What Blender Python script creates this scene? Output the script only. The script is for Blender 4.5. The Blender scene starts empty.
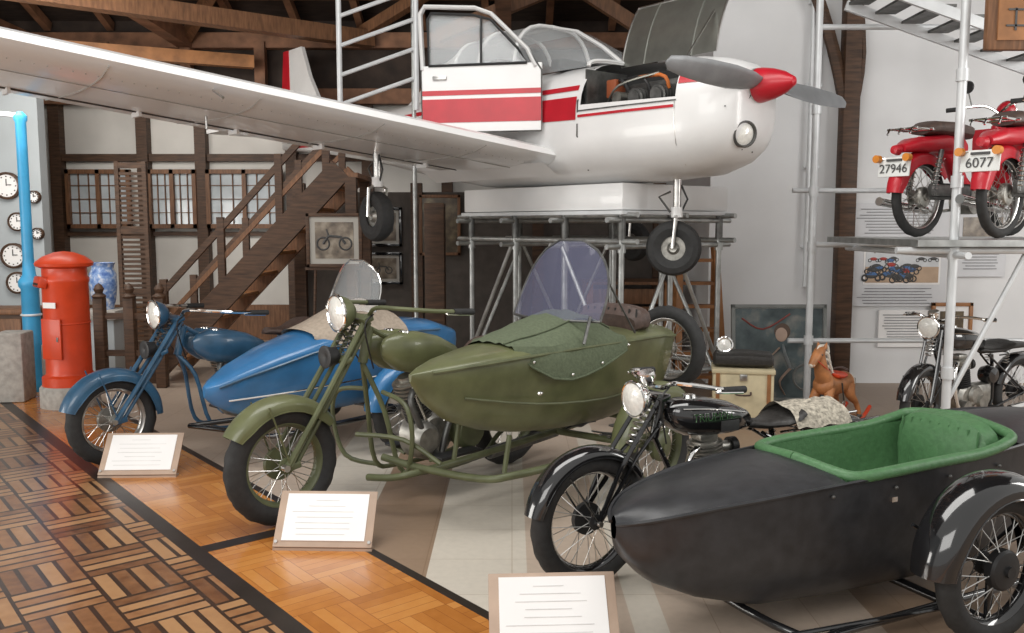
import bpy, bmesh, math, random
from mathutils import Vector as V, Matrix
random.seed(4)
pi=math.pi; sin=math.sin; cos=math.cos; rad=math.radians
T=Matrix.Translation
def RZ(a): return Matrix.Rotation(rad(a),4,'Z')
def RY(a): return Matrix.Rotation(rad(a),4,'Y')
def RX(a): return Matrix.Rotation(rad(a),4,'X')
scene=bpy.context.scene
# ------------------------------------------------------------ materials
def mat(name,col,rough=.5,metal=0,var=.12,scale=8,bump=0,coat=0,stretch=None,trans=0,alpha=1,emit=0):
    m=bpy.data.materials.new(name); m.use_nodes=True
    nt=m.node_tree; b=nt.nodes['Principled BSDF']
    b.inputs['Roughness'].default_value=rough; b.inputs['Metallic'].default_value=metal
    b.inputs['Coat Weight'].default_value=coat
    b.inputs['Transmission Weight'].default_value=trans
    b.inputs['Alpha'].default_value=alpha
    if emit:
        b.inputs['Emission Color'].default_value=(*col,1); b.inputs['Emission Strength'].default_value=emit
    tc=nt.nodes.new('ShaderNodeTexCoord'); mp=nt.nodes.new('ShaderNodeMapping')
    if stretch: mp.inputs['Scale'].default_value=stretch
    nt.links.new(tc.outputs['Object'],mp.inputs[0])
    n=nt.nodes.new('ShaderNodeTexNoise'); n.inputs['Scale'].default_value=scale; n.inputs['Detail'].default_value=5
    nt.links.new(mp.outputs[0],n.inputs['Vector'])
    r=nt.nodes.new('ShaderNodeValToRGB')
    r.color_ramp.elements[0].position=.3; r.color_ramp.elements[1].position=.7
    r.color_ramp.elements[0].color=(*[c*(1-var) for c in col],1)
    r.color_ramp.elements[1].color=(*[min(1,c*(1+var)) for c in col],1)
    nt.links.new(n.outputs[0],r.inputs[0]); nt.links.new(r.outputs[0],b.inputs['Base Color'])
    if bump:
        bp=nt.nodes.new('ShaderNodeBump'); bp.inputs['Strength'].default_value=bump; bp.inputs['Distance'].default_value=.01
        nt.links.new(n.outputs[0],bp.inputs['Height']); nt.links.new(bp.outputs[0],b.inputs['Normal'])
    return m
RUB=mat('rubber',(.026,.026,.026),.75,0,.2,30,.2)
STEEL=mat('steel',(.58,.57,.55),.28,1,.2,12)
DSTEEL=mat('dark_steel',(.14,.14,.135),.45,.7,.35,14,.2)
ALU=mat('cast_aluminium',(.36,.35,.32),.42,.85,.3,18,.2)
CHROME=mat('chrome',(.85,.84,.82),.08,1,.05)
BLACK=mat('black_enamel',(.010,.010,.011),.12,0,.2,6,0,1)
MBLACK=mat('matte_black',(.018,.018,.019),.5,0,.25,9,.15)
BLEATH=mat('black_leather',(.03,.028,.026),.45,0,.25,40,.35)
HULLB=mat('black_vinyl',(.027,.028,.031),.36,0,.25,14,.15)
OLIVE=mat('olive_paint',(.125,.135,.062),.38,0,.22,7,.08,.25)
OLIVED=mat('olive_frame_paint',(.11,.122,.06),.45,0,.25,9,.08)
TARP=mat('canvas_tarp',(.11,.135,.08),.85,0,.15,60,.35)
BLUE=mat('blue_paint',(.04,.18,.40),.28,0,.15,6,.05,.5)
BLUED=mat('dark_blue_paint',(.035,.105,.19),.32,0,.25,8,.05,.4)
BROWNL=mat('brown_leather',(.085,.055,.045),.55,0,.25,30,.3)
TANL=mat('tan_canvas',(.42,.35,.28),.8,0,.15,40,.3)
GREENL=mat('green_leather',(.085,.20,.085),.45,0,.12,35,.3)
WHITE=mat('white_paint',(.78,.78,.775),.32,0,.04,3,0,.3)
RED=mat('red_paint',(.50,.012,.025),.36,0,.12,5,0,.1)
REDP=mat('postbox_red',(.62,.055,.012),.42,0,.12,6,.05,.1)
STONE=mat('grey_stone',(.36,.34,.31),.85,0,.2,20,.4)
WOODD=mat('dark_wood',(.075,.038,.02),.6,0,.45,6,.2,0,(1,1,8))
WOODM=mat('mid_wood',(.18,.085,.04),.55,0,.35,6,.2,0,(8,1,1))
WOODB=mat('beam_wood',(.20,.095,.05),.7,0,.4,5,.3)
WOODO=mat('orange_wood',(.32,.14,.05),.5,0,.3,6,.2)
CREAM=mat('cream_box',(.60,.52,.34),.6,0,.15,9,.1)
LIGHTB=mat('light_blue_enamel',(.05,.33,.60),.4,0,.12,5)
LENS=mat('lamp_lens',(.84,.83,.78),.10,0,.10,45,.3,1)
PAPER=mat('paper',(.88,.87,.86),.7,0,.02,4)
CARD=mat('card_brown',(.45,.33,.25),.6,0,.1,8)
INK=mat('ink',(.08,.08,.08),.7,0,.1)
CLOTHW=mat('pattern_cloth',(.42,.38,.31),.85,0,.55,45,.4)
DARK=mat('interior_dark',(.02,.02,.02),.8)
YGREEN=mat('zinc_metal',(.32,.33,.30),.33,.8,.15,6)
GLASS=mat('clear_glass',(.80,.84,.86),.03,0,.02,3,0,0,None,0,.26)
GLASSP=mat('blue_tint_glass',(.20,.21,.32),.04,0,.02,3,0,0,None,0,.40)
SCAFW=mat('scaffold_white',(.68,.70,.71),.4,.2,.1,6)
SCAFS=mat('scaffold_galvanised',(.42,.43,.42),.4,.8,.25,10,.1)
def artmat(name,c1,c2,c3,scale):
    m=mat(name,c1,.3,0,.1,scale); nt=m.node_tree
    r=[n for n in nt.nodes if n.type=='VALTORGB'][0]
    r.color_ramp.elements[0].color=(*c1,1); r.color_ramp.elements[1].color=(*c3,1)
    e=r.color_ramp.elements.new(.5); e.color=(*c2,1)
    return m
ART1=artmat('art_dark',(.03,.045,.05),(.09,.12,.125),(.34,.31,.27),4)
ART2=artmat('art_photo',(.07,.055,.045),(.20,.16,.12),(.40,.35,.28),9)
ART4=artmat('art_gold',(.04,.028,.015),(.10,.07,.04),(.28,.22,.12),6)
PLATE=mat('plate_white',(.82,.84,.82),.4,0,.03)

# ------------------------------------------------------------ mesh builder
def catmull(P,Rr,k):
    out=[];ro=[];n=len(P)
    for i in range(n-1):
        p0=P[max(i-1,0)];p1=P[i];p2=P[i+1];p3=P[min(i+2,n-1)]
        for j in range(k):
            t=j/k
            out.append(.5*((2*p1)+(p2-p0)*t+(2*p0-5*p1+4*p2-p3)*t*t+(3*p1-p0-3*p2+p3)*t**3))
            ro.append(Rr[i]*(1-t)+Rr[i+1]*t)
    out.append(P[-1]);ro.append(Rr[-1])
    return out,ro
def sp(x,e): return math.copysign(abs(x)**e,x)
class MB:
    def __init__(s,name,loc=(0,0,0),rz=0,scale=1):
        s.name=name;s.v=[];s.f=[];s.m=[];s.mats=[]
        s.base=T(loc)@RZ(rz)@Matrix.Scale(scale,4); s.X=Matrix(); s.kids=[]
    def add(s,vs,fs,mt):
        if mt not in s.mats: s.mats.append(mt)
        k=s.mats.index(mt); o=len(s.v)
        s.v+=[s.X@V(p) for p in vs]
        s.f+=[tuple(i+o for i in f) for f in fs]; s.m+=[k]*len(fs)
    def tube(s,pts,r,mt,n=8,sm=0,closed=False,caps=True,flat=1):
        P=[V(p) for p in pts]; R=list(r) if isinstance(r,(list,tuple)) else [r]*len(P)
        if sm: P,R=catmull(P,R,sm)
        N=len(P); tans=[]
        for i in range(N):
            if closed: a=P[(i+1)%N]-P[i-1]
            else: a=P[min(i+1,N-1)]-P[max(i-1,0)]
            tans.append(a.normalized() if a.length>1e-9 else V((0,0,1)))
        t=tans[0]; u=t.cross(V((0,0,1)))
        if u.length<.05: u=t.cross(V((0,1,0)))
        u.normalize(); vs=[]
        for i in range(N):
            if i: u=(tans[i-1].rotation_difference(tans[i])@u); u=(u-tans[i]*u.dot(tans[i])).normalized()
            w=tans[i].cross(u)
            for j in range(n):
                a=2*pi*j/n; vs.append(P[i]+u*cos(a)*R[i]+w*sin(a)*R[i]*flat)
        fs=[]
        for i in range(N if closed else N-1):
            for j in range(n):
                a=i*n+j;b=i*n+(j+1)%n;c=((i+1)%N)*n+(j+1)%n;d=((i+1)%N)*n+j
                fs.append((a,b,c,d))
        if caps and not closed: fs+=[tuple(range(n-1,-1,-1)),tuple((N-1)*n+j for j in range(n))]
        s.add(vs,fs,mt)
    def cyl(s,a,b,r,mt,r2=None,n=16): s.tube([a,b],[r,r if r2 is None else r2],mt,n)
    def lathe(s,prof,o,ax,mt,n=24,closed=False):
        q=V((0,0,1)).rotation_difference(V(ax).normalized()).to_matrix(); o=V(o); vs=[];fs=[];k=len(prof)
        for i in range(n):
            a=2*pi*i/n
            for (r,h) in prof: vs.append(o+q@V((max(r,1e-4)*cos(a),max(r,1e-4)*sin(a),h)))
        for i in range(n):
            for j in range(k if closed else k-1):
                fs.append((i*k+j,((i+1)%n)*k+j,((i+1)%n)*k+(j+1)%k,i*k+(j+1)%k))
        s.add(vs,fs,mt)
    def ring(s,o,ax,R,r,mt,n=32,k=8): s.lathe([(R+r*cos(2*pi*j/k),r*sin(2*pi*j/k)) for j in range(k)],o,ax,mt,n,True)
    def sph(s,c,r,mt,n=16,k=10):
        rx,ry,rz=r if isinstance(r,(tuple,list)) else (r,r,r); vs=[];fs=[]
        for i in range(k+1):
            p=pi*i/k
            for j in range(n):
                a=2*pi*j/n; vs.append((c[0]+rx*sin(p)*cos(a),c[1]+ry*sin(p)*sin(a),c[2]+rz*cos(p)))
        for i in range(k):
            for j in range(n): fs.append((i*n+j,i*n+(j+1)%n,(i+1)*n+(j+1)%n,(i+1)*n+j))
        s.add(vs,fs,mt)
    def box(s,c,sz,mt,rot=(0,0,0),bev=0):
        bm=bmesh.new(); bmesh.ops.create_cube(bm,size=1)
        for v in bm.verts: v.co=V((v.co.x*sz[0],v.co.y*sz[1],v.co.z*sz[2]))
        if bev: bmesh.ops.bevel(bm,geom=bm.edges[:],offset=bev,segments=2,affect='EDGES',profile=.5)
        M=T(c)@RZ(rot[2])@RY(rot[1])@RX(rot[0]); bm.verts.index_update()
        vs=[M@v.co for v in bm.verts]; fs=[tuple(v.index for v in f.verts) for f in bm.faces]; bm.free()
        s.add(vs,fs,mt)
    def beam(s,a,b,w,h,mt):
        a=V(a);b=V(b);d=(b-a).normalized(); u=d.cross(V((0,0,1)))
        if u.length<.05: u=V((1,0,0))
        u.normalize(); q=u.cross(d).normalized(); vs=[]
        for p in (a,b):
            for i,j in ((-1,-1),(1,-1),(1,1),(-1,1)): vs.append(p+u*w/2*i+q*h/2*j)
        s.add(vs,[(3,2,1,0),(4,5,6,7),(0,1,5,4),(1,2,6,5),(2,3,7,6),(3,0,4,7)],mt)
    def grid(s,rows,mt,closed=False,caps=False,skip=None):
        n=len(rows[0]); vs=[V(p) for r in rows for p in r]; fs=[]
        for i in range(len(rows)-1):
            for j in range(n if closed else n-1):
                f=(i*n+j,i*n+(j+1)%n,(i+1)*n+(j+1)%n,(i+1)*n+j)
                if skip and skip((vs[f[0]]+vs[f[1]]+vs[f[2]]+vs[f[3]])/4): continue
                fs.append(f)
        if caps: fs+=[tuple(range(n-1,-1,-1)),tuple((len(rows)-1)*n+j for j in range(n))]
        s.add(vs,fs,mt)
    def slab(s,poly,off,mt):
        n=len(poly); P=[V(p) for p in poly]; o=V(off)
        s.add(P+[p+o for p in P],[tuple(range(n-1,-1,-1)),tuple(range(n,2*n))]+[(i,(i+1)%n,n+(i+1)%n,n+i) for i in range(n)],mt)
    def text(s,body,loc,size,mt,rot):
        s.kids.append((body,loc,size,mt,rot))
    def done(s,ang=38):
        me=bpy.data.meshes.new(s.name); me.from_pydata([tuple(v) for v in s.v],[],s.f)
        for m in s.mats: me.materials.append(m)
        me.polygons.foreach_set('material_index',s.m)
        bm=bmesh.new(); bm.from_mesh(me); bmesh.ops.recalc_face_normals(bm,faces=bm.faces[:]); bm.to_mesh(me); bm.free()
        me.polygons.foreach_set('use_smooth',[True]*len(me.polygons))
        me.set_sharp_from_angle(angle=rad(ang)); me.update()
        ob=bpy.data.objects.new(s.name,me); scene.collection.objects.link(ob); ob.matrix_world=s.base
        for (body,loc,size,mt,rot) in s.kids:
            cu=bpy.data.curves.new('lettering','FONT'); cu.body=body; cu.size=size; cu.extrude=.001; cu.align_x='CENTER'; cu.align_y='CENTER'
            cu.materials.append(mt); t=bpy.data.objects.new('lettering',cu); scene.collection.objects.link(t)
            t.parent=ob; t.matrix_local=T(loc)@RZ(rot[2])@RY(rot[1])@RX(rot[0])
        return ob
# ------------------------------------------------------------ vehicle parts
def wheel(m,c,R,tr,hub=.04,drum=0,rim=STEEL,ns=36,hubm=ALU):
    n=72;k=14;vs=[];fs=[]
    for i in range(n):
        a=2*pi*i/n
        for j in range(k):
            p=2*pi*j/k; rr=tr
            if cos(p)>.4 and (i//2)%2==(1 if sin(p)>0 else 0): rr=tr*.92
            q=(R-tr)+rr*cos(p); vs.append((c[0]+q*cos(a),c[1]+tr*.92*sin(p),c[2]+q*sin(a)))
    for i in range(n):
        for j in range(k): fs.append((i*k+j,i*k+(j+1)%k,((i+1)%n)*k+(j+1)%k,((i+1)%n)*k+j))
    m.add(vs,fs,RUB)
    Ri=R-2*tr+.012; w=tr*.62
    m.lathe([(Ri,-w),(Ri+.014,-w),(Ri+.004,-w*.7),(Ri-.006,0),(Ri+.004,w*.7),(Ri+.014,w),(Ri,w),(Ri-.014,w*.6),(Ri-.02,0),(Ri-.014,-w*.6)],c,(0,1,0),rim,48,True)
    m.lathe([(0,-.075),(hub*.5,-.075),(hub*.5,-.06),(hub,-.055),(hub,-.045),(hub*.55,-.035),(hub*.55,.035),(hub,.045),(hub,.055),(hub*.5,.06),(hub*.5,.075),(0,.075)],c,(0,1,0),hubm,24)
    if drum:
        d=abs(drum); sg=1 if drum>0 else -1
        m.lathe([(0,.062*sg),(d*.5,.062*sg),(d*.9,.055*sg),(d,.045*sg),(d,.015*sg),(0,.012*sg)],c,(0,1,0),ALU if hubm is ALU else hubm,28)
    for i in range(ns):
        a=2*pi*i/ns; sd=1 if i%2 else -1; a2=a+(.45 if (i//2)%2 else -.45)
        m.tube([(c[0]+hub*cos(a2),c[1]+.048*sd,c[2]+hub*sin(a2)),(c[0]+(Ri-.008)*cos(a),c[1],c[2]+(Ri-.008)*sin(a))],.0022,STEEL,4,caps=False)
def fender(m,c,R,w,a0,a1,mt,depth=.05,n=22,flare=0,skirt=0):
    rows=[]
    for i in range(n+1):
        a=rad(a0+(a1-a0)*i/n); row=[]
        e=1-.5*max(0,1-min(i,n-i)/2.5)
        for j in range(11):
            p=-pi/2+pi*j/10; rr=R-depth*(1-cos(p)); y=w/2*sin(p)*(.75+.25*e)
            row.append((c[0]+rr*cos(a),c[1]+y,c[2]+rr*sin(a)))
        ed=R-depth-skirt*e
        row=[(c[0]+ed*cos(a),c[1]-w/2*(.75+.25*e)-flare,c[2]+ed*sin(a))]+row+[(c[0]+ed*cos(a),c[1]+w/2*(.75+.25*e)+flare,c[2]+ed*sin(a))]
        rows.append(row)
    m.grid(rows,mt)
    m.tube([r[0] for r in rows],.004,mt,5); m.tube([r[-1] for r in rows],.004,mt,5)
def fins(m,a,b,r,mt,nf=9,r0=.72,n=20):
    a=V(a);b=V(b);L=(b-a).length; prof=[(0,0)]
    for i in range(nf):
        h=L*i/nf; d=L/nf
        prof+=[(r*r0,h),(r,h+.02*d),(r,h+.42*d),(r*r0,h+.5*d)]
    prof+=[(r*r0,L),(0,L)]
    m.lathe(prof,a,b-a,mt,n)
def spring(m,a,b,r,mt,turns=6,w=.004):
    a=V(a);b=V(b);q=V((0,0,1)).rotation_difference((b-a).normalized()).to_matrix();L=(b-a).length;N=turns*10
    m.tube([a+q@V((r*cos(2*pi*turns*i/N),r*sin(2*pi*turns*i/N),L*i/N)) for i in range(N+1)],w,mt,5)
def headlamp(m,c,r,shell,d=(-1,0,0)):
    m.lathe([(0,-.9*r),(.4*r,-.82*r),(.75*r,-.5*r),(.93*r,-.1*r),(r,.12*r),(.97*r,.2*r)],c,d,shell,28)
    cc=V(c)+V(d).normalized()*r*.16
    m.ring(cc,d,r*.97,r*.09,CHROME)
    m.lathe([(r*.93,.02*r),(r*.7,.14*r),(r*.4,.22*r),(0,.26*r)],cc,d,LENS,28)
def loftx(m,rows,mt,e=.8,n=16,yc=0,caps=True):
    m.grid([[(x,yc+hw*sp(cos(2*pi*j/n),e),zc+hz*sp(sin(2*pi*j/n),e)) for j in range(n)] for (x,hw,zc,hz) in rows],mt,True,caps)
def saddle(m,x,z,mt,s=1):
    rows=[]
    for x0,hw,dz in ((-.17,.02,.0),(-.14,.05,.01),(-.05,.075,0),(.04,.13,.01),(.10,.16,.035),(.15,.15,.06),(.175,.10,.065)):
        rows.append((x+x0*s,hw*s,z+dz,.028 if x0>-.15 else .012))
    loftx(m,rows,mt,.9)
    for y in (-.09,.09): spring(m,(x+.1*s,y,z-.12),(x+.1*s,y,z),.025,STEEL,5)
def handlebars(m,hx,hz,half,back,rise,mt):
    for sg in (-1,1):
        m.tube([(hx,0,hz),(hx-.01,sg*.07,hz+.01),(hx-.02,sg*.16,hz+rise),(hx+.04,sg*half*.75,hz+rise),(hx+back*.5,sg*half*.95,hz+rise*.7),(hx+back,sg*half,hz+rise*.45)],.0125,mt,8,4)
        m.tube([(hx+back-.12,sg*half*.985,hz+rise*.55),(hx+back+.02,sg*half,hz+rise*.42)],.019,RUB,10)
        m.tube([(hx+back-.14,sg*half*.97,hz+rise*.55),(hx+back-.17,sg*(half+.0),hz+rise*.4),(hx+back-.02,sg*(half+.03),hz+rise*.2)],.006,CHROME,6,3)
        m.tube([(hx+.0,sg*.1,hz+rise*.3),(hx-.08,sg*.13,hz-.05),(hx+.03,sg*.05,hz-.3)],.005,MBLACK,5,4)
def vtwin(m,paint,frame,R,tr,WB,steer,seatm,drum=.08,crash=False,zl=1.12,lampshell=CHROME,rimm=STEEL,lr=.105,dx=0,fa=(40,150)):
    ax=.24+dx
    m.X=T((ax,0,0))@RZ(steer)@T((-ax,0,0))
    wheel(m,(0,0,R),R,tr,.045,drum,rimm,hubm=frame if crash else ALU)
    fender(m,(0,0,R),R+.045,tr*2+.05,fa[0],fa[1],paint,.05,skirt=.03)
    for sg in (-1,1):
        y=sg*.09
        m.tube([(-.02,y,R),((.235+dx)*.45,y,R+(zl-R)*.45),(.235+dx,y*.9,zl-.02)],.017,frame,8)
        m.tube([(.035,y*.8,R-.01),((.26+dx)*.5,y*.8,R+(zl-R)*.42),(.26+dx,y*.7,zl-.06)],.013,frame,8)
        m.box((.01,y,R),(.10,.02,.035),frame,(0,-10,0),.004)
        m.tube([(0,sg*.1,R),(-.12,sg*.1,R+.34)],.005,frame,6); m.tube([(0,sg*.1,R),(.2,sg*.1,R+.33)],.005,frame,6)
        spring(m,(.14+dx*.8,sg*.04,zl-.25),(.20+dx,sg*.04,zl-.03),.02,DSTEEL,7)
        m.cyl((-.03,sg*.07,R),(-.03,sg*.11,R),.018,STEEL)
    m.box((.225+dx,0,zl-.04),(.07,.22,.035),frame,(0,-20,0),.008); m.box((.15+dx*.8,0,zl-.26),(.06,.2,.03),frame,(0,-20,0),.008)
    headlamp(m,(.10+dx,0,zl),lr,lampshell,(-1,.1,-.03))
    m.tube([(.13+dx,0,zl-.1),(.18+dx,0,zl-.16)],.012,frame)
    m.lathe([(0,-.04),(.05,-.04),(.055,0),(.065,.03),(.05,.035),(0,.02)],(.07+dx*.85,0,zl-.24),(-1,0,0),MBLACK,20)
    handlebars(m,.26+dx,zl-.03,.43,.44,.06,frame if crash else CHROME)
    m.X=T((dx,0,0))
    # frame
    hd=(.30,0,zl-.1); hd2=(.25,0,zl-.3)
    m.cyl(hd,hd2,.028,frame)
    for sg in (-1,1):
        m.tube([hd2,(.34,sg*.08,.55),(.42,sg*.12,.2),(.6,sg*.13,.14),(1.05,sg*.13,.15),(1.25,sg*.10,.25),(WB,sg*.09,R)],.015,frame,8,4)
        m.tube([(1.0,sg*.04,.66),(1.2,sg*.09,.5),(WB,sg*.09,R)],.012,frame)
        m.box((.78,sg*.22,.24),(.34,.11,.02),MBLACK,(0,0,0),.008); m.tube([(.65,sg*.12,.2),(.65,sg*.25,.235)],.01,frame)
    m.tube([hd,(.6,0,zl-.26),(1.0,0,.66),(1.03,0,.2)],.016,frame,8,3)
    # tank
    zt=zl-.275
    for sg in (-1,1):
        loftx(m,[(.33,.012,zt+.05,.03),(.36,.04,zt+.045,.07),(.44,.075,zt+.03,.115),(.58,.088,zt+.01,.13),(.74,.082,zt-.015,.115),(.88,.055,zt-.045,.075),(.94,.02,zt-.06,.03)],paint,.8,18,sg*.075)
        m.lathe([(0,.025),(.03,.022),(.035,0)],(.50,sg*.075,zt+.125),(0,0,1),CHROME,16)
    m.box((.62,0,zt+.1),(.2,.06,.05),MBLACK,(0,8,0),.015)
    # engine
    m.lathe([(0,-.10),(.12,-.10),(.15,-.07),(.155,.07),(.12,.10),(0,.10)],(.72,0,.33),(0,1,0),ALU,28)
    m.box((.97,0,.36),(.26,.16,.2),ALU,(0,0,0),.04)
    m.lathe([(0,.16),(.075,.155),(.10,.13),(.11,.10)],(.60,-.02,.34),(0,-1,0),ALU,24)
    m.lathe([(0,.19),(.10,.185),(.125,.16),(.125,.10)],(.95,.0,.35),(0,-1,0),frame,24)
    for a in (-22,22):
        b=V((.72,0,.33));d=V((sin(rad(a)),0,cos(rad(a))))
        fins(m,b+d*.13,b+d*.30,.088,DSTEEL,8); fins(m,b+d*.30,b+d*.40,.096,ALU,4,.8); m.cyl(b+d*.4,b+d*.42,.05,ALU)
        m.tube([b+d*.34+V((0,-.06,0)),b+d*.3+V((.02 if a>0 else -.1,-.13,-.05)),(.72,-.16,.2),(1.1,-.17,.17)],.02,DSTEEL,10,5)
        m.cyl((.72+a*.003,-.1,.42),(.72+a*.0075,-.07,.66),.009,CHROME)
    m.cyl((1.1,-.17,.17),(1.75,-.17,.20),.04,DSTEEL,.035)
    m.cyl((.72,.08,.62),(.72,.17,.62),.075,CHROME)
    m.cyl((.96,-.09,.52),(.96,.09,.52),.075,frame); m.box((1.2,-.15,.45),(.2,.06,.2),paint,(0,0,0),.02)
    # seat, rear
    saddle(m,1.13,.80,seatm,1.15); m.cyl((1.05,0,.45),(1.08,0,.8),.018,frame)
    wheel(m,(WB,0,R),R,tr,.05,.1,rimm)
    fender(m,(WB,0,R),R+.045,tr*2+.06,-15,150,paint,.05,skirt=.03)
    for sg in (-1,1):
        m.tube([(WB,sg*.1,R),(WB+.18,sg*.09,R+.36)],.008,frame)
        m.tube([(1.15,sg*.09,.62),(WB+.05,sg*.1,.78),(WB+.3,sg*.1,.78)],.009,frame)
    m.tube([(WB+.3,-.1,.78),(WB+.3,.1,.78)],.009,frame)
    m.cyl((WB+.39,0,.62),(WB+.43,0,.62),.035,RED)
    if crash:
        m.tube([(.33,-.08,.66),(.30,-.32,.62),(.30,-.38,.45),(.33,-.3,.22),(.45,-.12,.17)],.014,frame,8,5)
        m.tube([(.33,.08,.66),(.30,.32,.62),(.30,.38,.45),(.33,.3,.22),(.45,.12,.17)],.014,frame,8,5)
    m.X=Matrix()
def single(m,paint,R,tr,WB,steer,zl=.95,seatm=BLEATH,lr=.095,dx=0):
    ax=.22+dx
    m.X=T((ax,0,0))@RZ(steer)@T((-ax,0,0))
    wheel(m,(0,0,R),R,tr,.04,.085,BLACK,hubm=MBLACK)
    fender(m,(0,0,R),R+.035,tr*2+.04,35,168,paint,.04,skirt=.015)
    for sg in (-1,1):
        y=sg*.075
        m.tube([(0,y,R),(.07+dx*.3,y,R+.26),(.19+dx,y*.85,zl+.02)],.013,paint,8)
        m.tube([(.01,y,R),(.14+dx*.5,y*.9,R+.31),(.22+dx,y*.6,zl-.12)],.010,paint,8)
        m.tube([(0,y*1.1,R),(-.18,y*1.05,R+.26)],.006,paint); m.tube([(0,y*1.1,R),(.20,y*1.05,R+.2)],.006,paint)
        m.cyl((0,sg*.06,R),(0,sg*.10,R),.014,STEEL)
    spring(m,(.10+dx*.75,0,zl-.25),(.15+dx,0,zl-.02),.032,STEEL,7,.006)
    m.box((.2+dx,0,zl+.0),(.08,.17,.03),paint,(0,-15,0),.006)
    headlamp(m,(.07+dx,0,zl),lr,CHROME,(-1,0,-.05)); m.cyl((.07+dx,0,zl),(.19+dx,0,zl),.012,paint)
    m.lathe([(0,.03),(.045,.03),(.05,.0),(.03,-.04),(0,-.05)],(.14+dx,.0,zl+.11),(-.3,0,1),CHROME,20)
    handlebars(m,.21+dx,zl+.05,.36,.26,.045,CHROME)
    m.X=T((dx,0,0))
    hd=(.24,0,zl-.02);hd2=(.2,0,zl-.22); m.cyl(hd,hd2,.026,paint)
    m.tube([hd2,(.36,0,.42),(.42,0,.2),(1.0,0,.18),(1.0,0,.7)],.016,paint,8,4)
    m.tube([hd,(.5,0,zl-.1),(.85,0,.72)],.016,paint,8,3)
    for sg in (-1,1):
        m.tube([(.95,sg*.05,.2),(WB,sg*.085,R)],.012,paint); m.tube([(.9,sg*.04,.70),(WB,sg*.085,R)],.010,paint)
        m.tube([(.85,sg*.1,.25),(.85,sg*.24,.25)],.014,RUB)
    zt=zl-.13
    loftx(m,[(.26,.03,zt+.03,.03),(.29,.08,zt+.02,.07),(.36,.12,zt+.01,.10),(.5,.135,zt,.105),(.65,.12,zt-.015,.09),(.78,.08,zt-.04,.06),(.82,.04,zt-.05,.04)],paint,.75,22)
    m.lathe([(0,.025),(.035,.02),(.04,0)],(.42,0,zt+.105),(0,0,1),CHROME,18)
    for sg in (-1,1):
        m.tube([(.31,sg*.105,zt+.07),(.5,sg*.137,zt+.06),(.72,sg*.105,zt+.02)],.003,CHROME,5,4)
        m.box((.6,sg*.132,zt-.04),(.12,.008,.06),RUB,(0,0,0),.003)
    # engine
    m.lathe([(0,-.08),(.10,-.08),(.135,-.05),(.135,.05),(.10,.08),(0,.08)],(.6,0,.33),(0,1,0),ALU,26)
    m.lathe([(0,.12),(.07,.115),(.09,.09),(.09,.05)],(.66,0,.36),(0,-1,0),ALU,24)
    fins(m,(.57,0,.44),(.54,0,.61),.09,MBLACK,9); fins(m,(.54,0,.61),(.53,0,.69),.098,ALU,4,.8)
    m.box((.53,-.0,.71),(.12,.1,.05),ALU,(0,0,0),.015)
    m.box((.82,0,.35),(.24,.14,.2),ALU,(0,0,0),.04); m.cyl((.72,-.1,.3),(.72,-.14,.3),.06,ALU); m.cyl((.5,-.08,.28),(.5,-.14,.28),.05,ALU)
    m.tube([(.47,-.04,.66),(.38,-.08,.62),(.36,-.1,.42),(.46,-.12,.2),(.8,-.13,.17),(1.1,-.14,.2)],.019,CHROME,10,5)
    m.cyl((1.1,-.14,.2),(1.65,-.14,.24),.037,CHROME,.032)
    m.cyl((.6,.02,.63),(.74,.05,.62),.032,ALU); m.cyl((.74,.05,.62),(.78,.05,.62),.05,MBLACK)
    m.lathe([(0,-.07),(.07,-.06),(.09,0),(.07,.06),(0,.07)],(.92,-.03,.52),(0,1,0),paint,20)
    saddle(m,.98,.74,seatm,1.0)
    m.box((1.3,0,.77),(.26,.18,.05),seatm,(0,0,0),.02)
    wheel(m,(WB,0,R),R,tr,.045,.09,BLACK,hubm=MBLACK)
    fender(m,(WB,0,R),R+.035,tr*2+.04,-15,165,paint,.04,skirt=.02)
    for sg in (-1,1): m.tube([(WB,sg*.09,R),(WB+.22,sg*.08,R+.3)],.006,paint); m.tube([(1.0,sg*.08,.7),(WB+.25,sg*.09,.72)],.007,paint)
    m.X=Matrix()
def hull(m,rows,yc,mt,n=24,taper=.3):
    R=[]
    for (x,hw,ze,dome,zb) in rows:
        r=[]
        for j in range(n):
            a=2*pi*j/n; c=cos(a); sn=sin(a)
            if sn>=0: r.append((x,yc+hw*sp(c,.9),ze+dome*sn))
            else:
                q=abs(sn)**.9; r.append((x+.0,yc+hw*sp(c,.55)*(1-taper*q),ze-(ze-zb)*q))
        R.append(r)
    m.grid(R,mt,True,True)
def windshield(m,x,yc,hw,z0,z1,lean,frm,gl,bulge=.12):
    rows=[]
    N=8
    for i in range(N+1):
        t=i/N; z=z0+(z1-z0)*t; w=hw*math.sqrt(max(0.02,1-(max(0,t-.1)/.93)**2.4)); row=[]
        for j in range(11):
            u=-1+2*j/10; row.append((x+lean*t+bulge*u*u*(w/hw)**2,yc+w*u,z))
        rows.append(row)
    m.grid(rows,gl)
    m.tube([r[0] for r in rows]+[rows[-1][5]]+[r[-1] for r in rows][::-1],.008,frm,6)
    m.tube(rows[0],.008,frm,6)
def leaf(m,x0,x1,y,z,mt):
    for k in range(4):
        h=(x1-x0)/2*(1-.2*k); xm=(x0+x1)/2
        m.tube([(xm-h,y,z-.012*k+.06*(h/((x1-x0)/2))**2-.0),(xm-h/2,y,z-.012*k+.015),(xm,y,z-.012*k),(xm+h/2,y,z-.012*k+.015),(xm+h,y,z-.012*k+.06*(h/((x1-x0)/2))**2)],.012,mt,6,3,flat=.5)

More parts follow.
